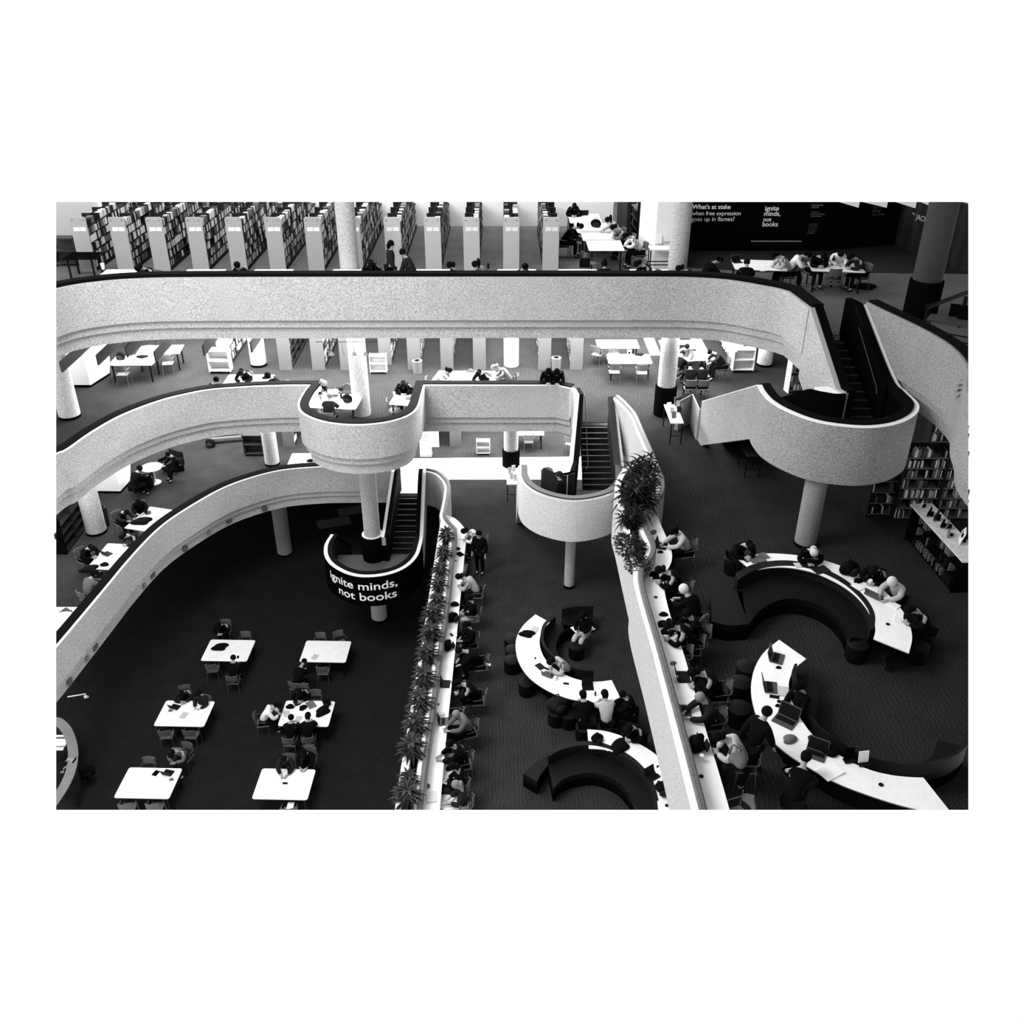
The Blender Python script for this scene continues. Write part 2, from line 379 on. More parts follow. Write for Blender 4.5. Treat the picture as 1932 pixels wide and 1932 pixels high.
x, y = at(1074, 1112, L1); column(x, y + .17, 4.5, 7.3, .17, 'slim pale column carrying the middle stair landing')
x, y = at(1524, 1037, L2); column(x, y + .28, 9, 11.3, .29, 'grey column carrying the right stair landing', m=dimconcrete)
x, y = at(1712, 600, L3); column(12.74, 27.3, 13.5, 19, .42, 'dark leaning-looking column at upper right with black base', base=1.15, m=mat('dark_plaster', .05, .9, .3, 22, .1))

# ---- stairs
def steps(e, x0, x1, ya, za, yb, zb, n, m=stone):
    """treads falling from (ya,za) to (yb,zb)"""
    a = MB(); b = MB()
    for k in range(n):
        z = za - (za - zb) * (k + 1) / n; y1 = ya + (yb - ya) * k / n; y2 = ya + (yb - ya) * (k + 1) / n
        a.box(((x0 + x1) / 2, (y1 + y2) / 2, z - .12), (x1 - x0, abs(y2 - y1) + .02, .24))
        s = -1 if yb < ya else 1
        b.box(((x0 + x1) / 2, y2 - s * .02, z + .004), (x1 - x0 - .06, .035, .012))
    a.build('treads', m, e); b.build('nosing', nosing, e)
def wallpath(e, pts, th, h, m=concrete, cap=None, name='side_wall', cut=False, side=1, capo=(-.05, 0)):
    MB().sweep(pts, [(0, 0), (0, -h), (-th, -h), (-th, 0)], side).build(name, m, e, smooth=True, cut=cut)
    if cap: MB().sweep(pts, [(capo[0], 0), (capo[0], .04), (-th - .04, .04), (-th - .04, -.05), (-th, -.05), (-th, 0)], side).build('cap_rail', cap, e, smooth=True, cut=cut)
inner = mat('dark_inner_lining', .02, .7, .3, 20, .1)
whitecap = white
# stair one, from level one to the dark floor, sign drum
e = empty('staircase')
steps(e, -4.35, -3.25, 32.5, 4.5, 30.4, 2.93, 11)
drum1 = cr([(-6.55, 30.2, 4.0), (-6.66, 29.5, 4.0), (-6.58, 28.82, 4.0), (-6.33, 28.25, 4.0), (-5.97, 27.83, 4.0), (-5.50, 27.48, 4.0), (-4.95, 27.31, 4.0), (-4.3, 27.38, 4.0), (-3.72, 27.68, 4.0), (-3.33, 28.15, 4.0), (-3.10, 28.79, 4.0), (-3.03, 29.6, 4.0), None, (-3.02, 30.3, 4.12), (-3.0, 32.1, 5.5), (-2.97, 32.45, 5.57)], 5)
MB().sweep(drum1, [(0, 0), (0, -.02), (-.14, -.02), (-.14, 0)]).build('rim', white, e, smooth=True)
MB().sweep(drum1, [(-.0, -.02), (-.0, -1.25), (-.12, -1.25), (-.12, -.02)]).build('side_wall', concrete, e, smooth=True)
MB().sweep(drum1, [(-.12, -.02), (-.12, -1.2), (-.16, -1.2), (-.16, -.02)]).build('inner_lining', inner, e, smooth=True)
MB().sweep(drum1, [(-.14, .0), (-.14, .045), (-.3, .045), (-.3, -.05), (-.14, -.05)]).build('cap_rail', capw, e, smooth=True)
ban = [p for p in drum1 if p[1] < 29.7 and abs(p[2] - 4.0) < .01]
MB().sweep(ban, [(.015, -.03), (.015, -1.28), (.002, -1.28), (.002, -.03)]).build('banner', signb, e, smooth=True)
MB().prism([(p[0] + (.06 if p[0] < -5 else -.06), p[1]) for p in drum1 if abs(p[2] - 4.0) < .01] + [(-3.1, 30.4), (-6.5, 30.4)], 2.72, 2.93).build('landing', mat('landing_carpet', .10, .95, .4, 14, 0), e)
lw = cr([(-6.55, 33.4, 1.4), None, (-6.55, 30.2, 4.0)], 2)
wallpath(e, lw, .1, 1.1, inner, capw)
steps(e, -6.4, -5.5, 30.4, 2.93, 34.5, 0.1, 14)
lw = [(-4.3, 32.84, 5.57), (-4.36, 32.3, 5.57), (-4.58, 30.3, 4.1), (-4.6, 29.95, 4.0)]
lw = lw[::-1]
MB().sweep(lw, [(0, 0), (0, -.35), (.16, -.35), (.16, 0)]).build('side_wall', concrete, e)
MB().sweep(lw, [(0.01, -.35), (0.01, -1.35), (.16, -1.35), (.16, -.35)]).build('lower_panel', black, e)
MB().sweep(lw, [(0, 0), (0, .03), (.12, .03), (.12, 0)]).build('rim', white, e)
MB().sweep(lw, [(.12, 0), (.12, .05), (.24, .05), (.24, -1.2), (.17, -1.2), (.17, 0)]).build('handrail', capw, e)
MB().tube([(-4.1, 32.4, 5.4), (-4.32, 30.35, 3.95), (-4.34, 30.25, 3.8)], .015, 6).build('handrail', metal, e)
MB().tube([(-3.3, 32.4, 5.4), (-3.32, 30.35, 3.95), (-3.32, 30.25, 3.8)], .015, 6).build('handrail', metal, e)
MB().lathe((-4.97, 30.2), [(.42, 2.93), (.46, 3.95), (.46, 4.0), (.33, 4.0), (.33, 3.0)], 36).build('column_sleeve', black, e, smooth=True)
MB().lathe((-4.97, 30.2), [(.32, 3.9), (.40, 3.9), (.40, 4.02), (.32, 4.02)], 36).build('rim', white, e, smooth=True)
tag(e, 'left staircase with lettered black drum landing going down to the dark floor', 'staircase')
# lettering bent round the drum
def bent(body, size, path, s0, ztop, bold, parent, outw=.022, squeeze=1.0):
    me = text_mesh(body, size, bold=bold, ext=.003)
    cum = [0.0]
    for a, b in zip(path, path[1:]): cum.append(cum[-1] + (Vector(b[:2]) - Vector(a[:2])).length)
    for v in me.vertices:
        s = s0 + v.co.x * squeeze; i = max(0, min(len(cum) - 2, next((k for k in range(len(cum) - 1) if cum[k + 1] > s), len(cum) - 2)))
        a = Vector(path[i][:2]); b = Vector(path[i + 1][:2]); t = (b - a).normalized(); n = Vector((t.y, -t.x))
        q = a + t * (s - cum[i]) + n * (outw + v.co.z); v.co = (q.x, q.y, ztop + v.co.y)
    me.materials.append(lettr); o = link('lettering', me, parent); return o
o = bent('ignite minds,', .47, ban, 1.55, 3.43, .004, e, squeeze=1.2); o['label'] = 'white lettering reading ignite minds,'
o = bent('not books', .47, ban, 2.02, 2.97, .004, e, squeeze=1.2); o['label'] = 'white lettering reading not books'

# stair two, level two to level one
e = empty('staircase')
steps(e, 2.72, 3.80, 29.45, 9.0, 27.3, 7.45, 12)
drum2 = cr([(.52, 30.2, 5.9), (.52, 27.0, 8.57), None, (.52, 26.6, 8.57), (.53, 26.25, 8.57), (.67, 25.69, 8.57), (1.03, 25.16, 8.57), (1.56, 24.78, 8.57), (2.17, 24.6, 8.57), (2.83, 24.73, 8.57), (3.45, 25.1, 8.57), (3.85, 25.75, 8.57), (3.98, 26.7, 8.6), None, (3.98, 27.2, 8.7), (3.88, 29.1, 10.07)], 5)
MB().sweep(drum2, [(0, 0), (0, -1.45), (-.22, -1.45), (-.22, 0)]).build('side_wall', mat('bright_plaster', .55, .9, .5, 36, .1), e, smooth=True)
MB().sweep(drum2, [(-.1, 0), (-.1, .05), (-.3, .05), (-.3, -.1), (-.22, -.1), (-.22, 0)]).build('cap_rail', mat('mid_cap', .03, .6, .2, 20), e, smooth=True)
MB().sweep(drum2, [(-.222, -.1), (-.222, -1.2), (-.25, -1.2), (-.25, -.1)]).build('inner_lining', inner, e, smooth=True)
MB().prism([(2.2 + (p[0] - 2.2) * .92, 26.8 + (p[1] - 26.8) * .92) for p in drum2 if 24 < p[1] < 27.3 and p[2] < 8.62] + [(3.8, 27.4), (.7, 27.4)], 7.25, 7.45).build('landing', mat('landing_carpet', .10), e)
steps(e, .8, 1.75, 27.4, 7.45, 32.2, 4.55, 14)
lw = [(2.06, 26.6, 8.57), (2.2, 27.2, 8.6), (2.50, 29.3, 10.07), (2.42, 29.85, 10.07)]
MB().sweep(lw, [(0, 0), (0, -1.45), (.18, -1.45), (.18, 0)]).build('side_wall', concrete, e)
MB().sweep(lw, [(0, 0), (0, .03), (.14, .03), (.14, 0)]).build('rim', white, e)
MB().sweep(lw, [(.14, 0), (.14, .05), (.28, .05), (.28, -1.2), (.2, -1.2), (.2, 0)]).build('lining', capw, e)
MB().tube([(2.86, 29.6, 9.9), (2.86, 27.5, 8.35), (2.8, 27.4, 8.2)], .015, 6).build('handrail', metal, e)
MB().tube([(3.7, 29.6, 9.9), (3.72, 27.5, 8.35), (3.76, 27.4, 8.2)], .015, 6).build('handrail', metal, e)
MB().prism([(1.62, 26.9), (1.66, 26.55), (1.85, 26.38), (2.1, 26.35), (2.3, 26.5), (2.3, 26.9)], 7.4, 8.57).build('newel_wall', white, e)
MB().sweep([(1.3, 27.6, 8.1), (1.35, 26.9, 8.55), (1.68, 26.5, 8.57), (1.95, 26.3, 8.57), (2.35, 26.45, 8.57)], [(0, 0), (0, -1.1), (-.16, -1.1), (-.16, 0)]).build('inner_lining', inner, e, smooth=True)
tag(e, 'middle staircase with pale rounded landing on a slim column', 'staircase')
# stair three, top level to level two
e = empty('staircase')
steps(e, 9.1, 10.3, 25.62, 13.5, 23.2, 11.73, 11)
drum3 = cr([(6.55, 28.0, 10.4), (6.97, 23.55, 12.8), None, (6.95, 23.1, 12.8), (7.02, 22.46, 12.8), (7.27, 21.85, 12.8), (7.76, 21.22, 12.8), (8.34, 20.9, 12.8), (9.09, 20.77, 12.8), (9.84, 20.98, 12.8), (10.5, 21.5, 12.8), (10.88, 22.17, 12.8), (10.9, 23.0, 12.8), None, (10.75, 23.6, 13.0), (10.25, 25.3, 14.5)], 5)
dc3 = mat('shaded_plaster_drum', .27, .9, .75, 36, .1, mottle=.05)  # darker copy of the pale plaster, right side's shade in its tone
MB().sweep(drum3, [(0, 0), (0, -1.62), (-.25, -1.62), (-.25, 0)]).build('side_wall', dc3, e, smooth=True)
MB().sweep(drum3, [(0, .0), (0, .02), (-.14, .02), (-.14, 0)]).build('rim', white, e, smooth=True)
MB().sweep(drum3, [(-.14, 0), (-.14, .07), (-.36, .07), (-.36, -.1), (-.25, -.1), (-.25, 0)]).build('cap_rail', capw, e, smooth=True)
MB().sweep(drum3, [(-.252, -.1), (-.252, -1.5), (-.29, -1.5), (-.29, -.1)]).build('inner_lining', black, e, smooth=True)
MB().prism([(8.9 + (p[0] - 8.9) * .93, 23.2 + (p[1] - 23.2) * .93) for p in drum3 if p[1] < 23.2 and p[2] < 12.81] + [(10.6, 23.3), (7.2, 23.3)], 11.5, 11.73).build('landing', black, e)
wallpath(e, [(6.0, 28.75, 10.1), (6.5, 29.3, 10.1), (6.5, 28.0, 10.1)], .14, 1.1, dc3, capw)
lw = [(9.1, 22.95, 12.8), (9.03, 23.2, 12.8), (c3[0] + .01, c3[1] - .05, 14.57)]
MB().sweep(lw, [(0, 0), (0, -2.0), (.22, -2.0), (.22, 0)]).build('side_wall', concrete, e)
MB().sweep(lw, [(-.0, 0), (-.0, .02), (.16, .02), (.16, 0)]).build('rim', mat('grey_rim', .5), e)
MB().sweep(lw, [(.16, 0), (.16, .07), (.42, .07), (.42, -1.4), (.22, -1.4), (.22, 0)]).build('cap_rail', capw, e)
steps(e, 7.3, 8.3, 23.4, 11.73, 28.4, 9.05, 16, black)
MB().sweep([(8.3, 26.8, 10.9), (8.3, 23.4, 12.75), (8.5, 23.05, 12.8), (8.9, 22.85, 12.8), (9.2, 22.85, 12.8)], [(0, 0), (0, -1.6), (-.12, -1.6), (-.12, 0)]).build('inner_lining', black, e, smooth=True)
MB().prism([(8.55, 23.5), (8.5, 23.1), (8.75, 22.95), (9.15, 22.92), (9.15, 23.5)], 11.9, 12.78).build('newel_wall', white, e)
MB().tube([(9.95, 25.4, 14.35), (10.2, 23.4, 12.8), (10.2, 23.3, 12.65)], .012, 6).build('handrail', metal, e)
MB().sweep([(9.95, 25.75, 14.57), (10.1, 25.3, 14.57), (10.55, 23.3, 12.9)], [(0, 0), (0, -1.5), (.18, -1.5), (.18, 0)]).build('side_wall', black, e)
tag(e, 'right staircase with broad grey drum landing and black interior', 'staircase')

# ---- planter walls
def xat(path, y):
    for a, c in zip(path, path[1:]):
        if (a[1] - y) * (c[1] - y) <= 0 and a[1] != c[1]: return a[0] + (c[0] - a[0]) * (a[1] - y) / (a[1] - c[1])
    return path[0][0] if y > path[0][1] else path[-1][0]
def strip(mb, left, right, y1, y0, z0, z1, dl=0, dr=0, n=70):
    P = []
    for k in range(n + 1):
        y = y1 + (y0 - y1) * k / n; P.append(((xat(left, y) + dl, y), (xat(right, y) + dr, y)))
    R_ = [[mb.bm.verts.new((a[0], a[1], z)) for a in p for z in (z0, z1)] for p in P]
    for a, c in zip(R_, R_[1:]):
        mb.face((a[1], c[1], c[3], a[3])); mb.face((a[0], a[2], c[2], c[0])); mb.face((a[0], c[0], c[1], a[1])); mb.face((a[2], a[3], c[3], c[2]))
    mb.face((R_[0][0], R_[0][1], R_[0][3], R_[0][2])); mb.face((R_[-1][0], R_[-1][2], R_[-1][3], R_[-1][1])); return mb
def planter(label, rail, zr, left, zb, leftw, soilpoly, top):
    e = empty('planter_wall')
    lo = offset(rail, .2)
    pts = [(p[0], p[1], zr) for p in lo]
    MB().sweep(pts, [(0, 0), (0, -zb), (-.26, -zb), (-.26, 0)]).build('parapet_wall', mat('wall_plaster', .4, .9, .5, 36, .1), e, cut=True, smooth=True)
    r2 = [(p[0], p[1], zr) for p in rail]
    MB().sweep(r2, [(.08, 0), (.08, .05), (.05, .08), (-.03, .08), (-.06, .05), (-.06, 0)]).build('handrail', railw, e, cut=True)
    l2 = [(p[0], p[1], zr) for p in left]
    MB().sweep(l2, [(0, 0), (0, -zb), (-leftw, -zb), (-leftw, 0)]).build('trough_wall', mat('wall_plaster', .42), e, cut=True, smooth=True)
    MB().sweep([(p[0], p[1], zr + .004) for p in left], [(0, 0), (0, -.01), (-leftw, -.01), (-leftw, 0)]).build('white_rim', white, e, cut=True, smooth=True)
    MB().sweep([(p[0], p[1], zr + .004) for p in lo], [(-.02, .003), (-.02, -.01), (-.15, -.01), (-.15, .003)]).build('white_rim', white, e, cut=True, smooth=True)
    strip(MB(), left, rail, soilpoly[0], soilpoly[1], zr - zb, zr - .18, .05, -.05).build('soil', soil, e, cut=True)
    if top: strip(MB(), left, rail, top[0], top[1], zr - .12, zr - .004, .02, -.05).build('coping', white, e, cut=True)
    tag(e, label, 'planter wall'); return e
whiteA = cr([(-2.15, 28.9), (-2.22, 28.2), (-2.26, 26.65), (-2.31, 24.2), (-2.36, 22.0), (-2.42, 20.0), (-2.47, 18.3), (-2.52, 16.5), (-2.55, 14.3)], 4)
planter('long narrow planter wall with brown rail between dark floor and white counter', railAs, 5.57, whiteA, 1.5, .2,
        (28.6, 14.3), None)
whiteB = cr([(4.2, 24.35), (3.85, 24.2), (3.49, 23.8), (3.22, 23.12), (3.10, 22.34), (3.12, 21.65), (3.13, 20.79), (3.14, 19.78), (3.16, 18.2), (3.17, 16.99), (3.17, 15.71), (3.18, 14.49), (3.20, 13.26), (3.21, 12.34), (3.24, 10.4)], 4)
planter('broad planter wall with brown rail and white top in front of the right counter', railBs, 10.07, whiteB, 1.55, .16,
        (24.1, 18.5), (18.75, 10.4))

# ---- counters along the planter walls
def counter(label, rail, edge, z, pwr):
    e = empty('counter')
    strip(MB(), rail, edge, edge[0][1], edge[-1][1], z - .04, z, .05, 0, 110).build('worktop', tablew, e, cut=True)
    inn = [(p[0] - .12, p[1]) for p in edge if p[1] < edge[0][1] - .8]
    MB().sweep([(p[0], p[1], z - .04) for p in inn], [(0, 0), (0, -.68), (-.03, -.68), (-.03, 0)]).build('front_panel', black, e, cut=True)
    for k, (px, py) in enumerate(pwr):
        x, y = at(px, py, z); MB().cyl((x, y), .045, z, z + .012, 16).build('cable_port', blackgl, e)
    tag(e, label, 'counter')
edgeA = cr([(-2.05, 29.5), (-1.74, 29.28), (-1.42, 28.7), (-1.29, 28.09), (-1.3, 27.17), (-1.34, 25.03), (-1.39, 22.45), (-1.44, 20.08), (-1.49, 17.73), (-1.53, 14.5)], 4)
counter('long narrow white counter along the left planter wall', railAs, edgeA, 5.23, [(826, 1329), (859, 1058), (815, 1503)])
edgeB = cr([at(1235, 950, 9.73), at(1245, 985, 9.73), at(1255, 1008, 9.73), at(1267, 1040, 9.73), at(1266, 1062, 9.73), at(1254, 1085, 9.73), at(1254, 1116, 9.73), at(1266.5, 1167, 9.73), at(1284, 1214.5, 9.73), at(1308.7, 1297, 9.73), at(1335.5, 1390, 9.73), at(1353, 1446, 9.73), at(1376.6, 1528, 9.73), at(1396, 1600, 9.73)], 4)
counter('long white counter along the right planter wall', railBs, edgeB, 9.73, [(1323, 1465), (1237, 1127)])

# ---- walls
def wall(name, poly, z0, z1, m, cut=True):
    o = MB().prism(poly, z0, z1).build(name, m, cut=cut)
    if o: tag(o, kind='structure')
    return o
wall('wall_back', [(-30, 39.1), (4.6, 39.1), (4.6, 39.3), (-30, 39.3)], 13.5, 16.5, white)
wall('wall_left', [(-16.5, 39.1), (-16.5, 33.4), (-24, 33.4), (-24, 33.7), (-16.8, 33.7), (-16.8, 39.1)], 13.5, 16.5, mat('grey_wall_paint', .62, .8, .1, 20, .1))
wall('wall_inner', [(4.75, 39), (4.75, 35.9), (4.9, 35.9), (4.9, 39)], 13.5, 17, darkpanel)
wall('wall_right', [(5.15, 35.2), (5.36, 32.6), (6.35, 32.6), (6.35, 35.2)], 13.5, 17, white)
wall('wall_front', [(6.2, 35.05), (12.2, 35.1), (15.2, 36.0), (15.2, 36.2), (6.2, 35.3)], 13.5, 18, signb)
wall('wall_east', [(15.2, 36.1), (16.6, 31.0), (16.8, 31.0), (15.4, 36.1)], 13.5, 18, darkpanel)
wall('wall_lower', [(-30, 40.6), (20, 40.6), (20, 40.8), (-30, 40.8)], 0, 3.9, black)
wall('wall_middle', [(-30, 39.3), (20, 39.3), (20, 39.45), (-30, 39.45)], 4.5, 8.4, white)
wall('wall_upper', [(-30, 41.0), (25, 41.0), (25, 41.2), (-30, 41.2)], 9, 12.9, white)
# ================================================================ TEMPLATES
PROTO = []
def place(src, name, loc, rz, label=None, cat=None, group=None, mats=None, sc=1.0):
    """a copy of a thing with copies of its parts and sub-parts"""
    r = src.copy(); COL.objects.link(r); r.name = name; r.location = loc; r.rotation_euler = (0, 0, rz)
    if sc != 1.0: r.scale = (sc, sc, sc)
    for k in ('label', 'category', 'group', 'kind'):
        if k in r: del r[k]
    tag(r, label, cat, group)
    def setm(o, nm):
        if mats and nm in mats and o.type == 'MESH':
            o.material_slots[0].link = 'OBJECT'; o.material_slots[0].material = mats[nm]
    def base(o): return o.name.split('.')[0]
    setm(r, base(src))
    for ch in src.children:
        c = ch.copy(); COL.objects.link(c); c.parent = r; setm(c, base(ch))
        for g in ch.children:
            d = g.copy(); COL.objects.link(d); d.parent = c; setm(d, base(g))
    return r
def proto(o): PROTO.append(o); return o
def drop_protos():
    for o in PROTO:
        for c in list(o.children):
            for g in list(c.children): bpy.data.objects.remove(g)
            bpy.data.objects.remove(c)
        bpy.data.objects.remove(o)

# ---- chairs
def make_chair(round_back=False, name='chair'):
    t = empty(name)
    MB().box((0, .0, .44), (.42, .40, .025)).build('seat', chairsh, t, bevel=.01)
    mb = MB(); n = 9; r0 = .36; prev = None
    for side in range(2): pass
    bm = mb.bm; rows = []
    for j in range(5):
        z = .60 + .26 * j / 4; ww = .205 * (1 if not round_back else math.sin(PI * (.30 + .62 * j / 4)) * 1.05)
        rows.append([(ww * (2 * i / (n - 1) - 1), -.19 - .05 * (1 - (2 * i / (n - 1) - 1) ** 2) - .03 * j / 4, z) for i in range(n)])
    fr = [[bm.verts.new(p) for p in r] for r in rows]; bk = [[bm.verts.new((p[0], p[1] - .02, p[2])) for p in r] for r in rows]
    for j in range(4):
        for i in range(n - 1):
            mb.face((fr[j][i], fr[j][i + 1], fr[j + 1][i + 1], fr[j + 1][i])); mb.face((bk[j][i], bk[j + 1][i], bk[j + 1][i + 1], bk[j][i + 1]))
    for i in range(n - 1):
        mb.face((fr[0][i], bk[0][i], bk[0][i + 1], fr[0][i + 1])); mb.face((fr[4][i], fr[4][i + 1], bk[4][i + 1], bk[4][i]))
    for j in range(4):
        mb.face((fr[j][0], fr[j + 1][0], bk[j + 1][0], bk[j][0])); mb.face((fr[j][-1], bk[j][-1], bk[j + 1][-1], fr[j + 1][-1]))
    mb.build('backrest', chairsh, t, smooth=True)
    for sx in (-1, 1):
        MB().tube([(sx * .19, .17, .43), (sx * .21, .19, .0)], .012, 8).build('leg', metal, t)
        MB().tube([(sx * .19, -.19, .84), (sx * .19, -.17, .45), (sx * .21, -.22, .0)], .012, 8).build('leg', metal, t)
        MB().tube([(sx * .22, -.19, .66), (sx * .23, .05, .65), (sx * .23, .14, .64)], .012, 8).build('armrest', metal, t)
    return proto(t)
CH = make_chair(); CHR = make_chair(True)

# ---- reading table with rounded corners
def rrect(w, d, r, n=5):
    return [(sx * (w / 2 - r) + r * math.cos(a), sy * (d / 2 - r) + r * math.sin(a)) for sx, sy, a0 in ((1, 1, 0), (-1, 1, PI / 2), (-1, -1, PI), (1, -1, 3 * PI / 2)) for a in [a0 + k * PI / 2 / n for k in range(n + 1)]]
def make_table(w, d, r=.08, m=None, legm=None):
    t = empty('table')
    MB().prism(rrect(w, d, r), .70, .73).build('tabletop', m or tablew, t)
    MB().prism(rrect(w + .012, d + .012, r), .703, .722).build('edge_band', metal, t)
    f = MB(); f.box((0, 0, .66), (w - .3, .04, .07)); 
    f.build('crossbar', blackgl, t)
    for sx in (-1, 1):
        for sy in (-1, 1): MB().box((sx * (w / 2 - .12), sy * (d / 2 - .12), .35), (.05, .05, .70)).build('leg', blackgl, t)
    return proto(t)
TB = make_table(1.70, 1.25); TB2 = make_table(1.66, 1.0, .05); TB3 = make_table(1.25, 1.6, .05); TBM = make_table(1.05, .9, .04)

# ---- small things
def make_laptop():
    t = empty('laptop'); MB().box((0, 0, .009), (.32, .22, .016)).build('base', metal, t, bevel=.004)
    MB().box((0, .025, .019), (.27, .10, .004)).build('keyboard', blackgl, t)
    s = MB().box((0, .15, .11), (.32, .012, .21), rx=math.radians(-18)).build('lid', metal, t)
    s2 = MB().box((0, .142, .108), (.295, .004, .185), rx=math.radians(-18)).build('screen', blackgl, s)
    return proto(t)
LP = make_laptop()
def single(name, mb, m, **k): return proto(mb.build(name, m, None, **k))
BOOKO = single('open_book', MB().box((-.1, 0, .012), (.2, .28, .018), ry=.08).box((.1, 0, .012), (.2, .28, .018), ry=-.08), paper)
PAPER = single('sheet_of_paper', MB().box((0, 0, .002), (.21, .297, .003)), paper)
NOTE = single('notebook', MB().box((0, 0, .01), (.2, .27, .018)), paperg, bevel=.003)
PHONE = single('phone', MB().box((0, 0, .006), (.08, .16, .011)), blackgl, bevel=.004)
def make_cup():
    t = empty('cup'); MB().lathe((0, 0), [(.03, 0), (.042, .11)], 16).build('cup_body', paper, t, smooth=True)
    MB().lathe((0, 0), [(.045, .108), (.045, .12), (.036, .13)], 16).build('lid', white, t); return proto(t)
CUP = make_cup()
def make_bottle():
    t = empty('bottle'); MB().lathe((0, 0), [(.034, 0), (.036, .02), (.036, .15), (.014, .19), (.014, .2)], 14).build('bottle_body', blackgl, t, smooth=True)
    MB().lathe((0, 0), [(.017, .198), (.017, .225)], 12).build('cap', metal, t); return proto(t)
BOT = make_bottle()
def blob(name, seed, sx, sy, sz, m, flat=.25):
    rr = random.Random(seed); mb = MB(); g = bmesh.ops.create_icosphere(mb.bm, subdivisions=3, radius=1)
    ph = [(rr.uniform(2, 5), rr.uniform(2, 5), rr.uniform(0, 6)) for _ in range(4)]
    for v in mb.bm.verts:
        k = 1 + .16 * sum(math.sin(v.co.x * a + v.co.y * b + c) for a, b, c in ph) / 2
        v.co = Vector((v.co.x * sx * k, v.co.y * sy * k, max(-flat, v.co.z) * sz + flat * sz))
    for f in mb.bm.faces: f.smooth = True
    return mb
def make_bag():
    t = empty('backpack'); blob('b', 3, .19, .15, .16, sofa, .8).build('bag_body', TONE['black'], t)
    MB().tube([(-.06, 0, .26), (-.04, .02, .33), (.04, .02, .33), (.06, 0, .26)], .012, 8).build('carry_loop', blackgl, t)
    b = blob('b', 5, .12, .05, .09, sofa, .9); bmesh.ops.translate(b.bm, verts=b.bm.verts, vec=(0, -.16, .03)); b.build('front_pocket', TONE['charcoal'], t)
    return proto(t)
BAG = make_bag()
COAT = single('coat', blob('c', 11, .30, .2, .09, None, .3), TONE['black'])
COAT2 = single('scarf', blob('c', 17, .15, .11, .07, None, .3), TONE['grey'])
def make_pouf():
    t = empty('stool'); MB().lathe((0, 0), [(.22, 0), (.235, .03), (.24, .36)], 28).build('side', sofa, t, smooth=True)
    MB().lathe((0, 0), [(.244, .36), (.244, .43), (.21, .45)], 28).build('cushion', sofa, t, smooth=True); return proto(t)
PF = make_pouf()

# ---- people: one continuous body grown from a skeleton, clothes and hair as parts
def skinm(name, J, E, m, root=0, sub=1):
    names = list(J); idx = {k: i for i, k in enumerate(names)}
    me = bpy.data.meshes.new(name); me.from_pydata([J[k][0] for k in names], [(idx[a], idx[b]) for a, b in E], [])
    o = bpy.data.objects.new(name, me); COL.objects.link(o)
    sk = o.modifiers.new('s', 'SKIN'); sk.use_smooth_shade = True
    if not me.skin_vertices: pass
    for i, k in enumerate(names):
        r = J[k][1]; r = (r, r) if not isinstance(r, tuple) else r
        me.skin_vertices[0].data[i].radius = r; me.skin_vertices[0].data[i].use_root = (i == root)
    sb = o.modifiers.new('u', 'SUBSURF'); sb.levels = sub; sb.render_levels = sub
    dg = bpy.context.evaluated_depsgraph_get(); new = bpy.data.meshes.new_from_object(o.evaluated_get(dg))
    bpy.data.objects.remove(o); new.name = name
    new.materials.clear(); new.materials.append(m)
    for p in new.polygons: p.use_smooth = True
    return new
def ensure_skin(me): pass
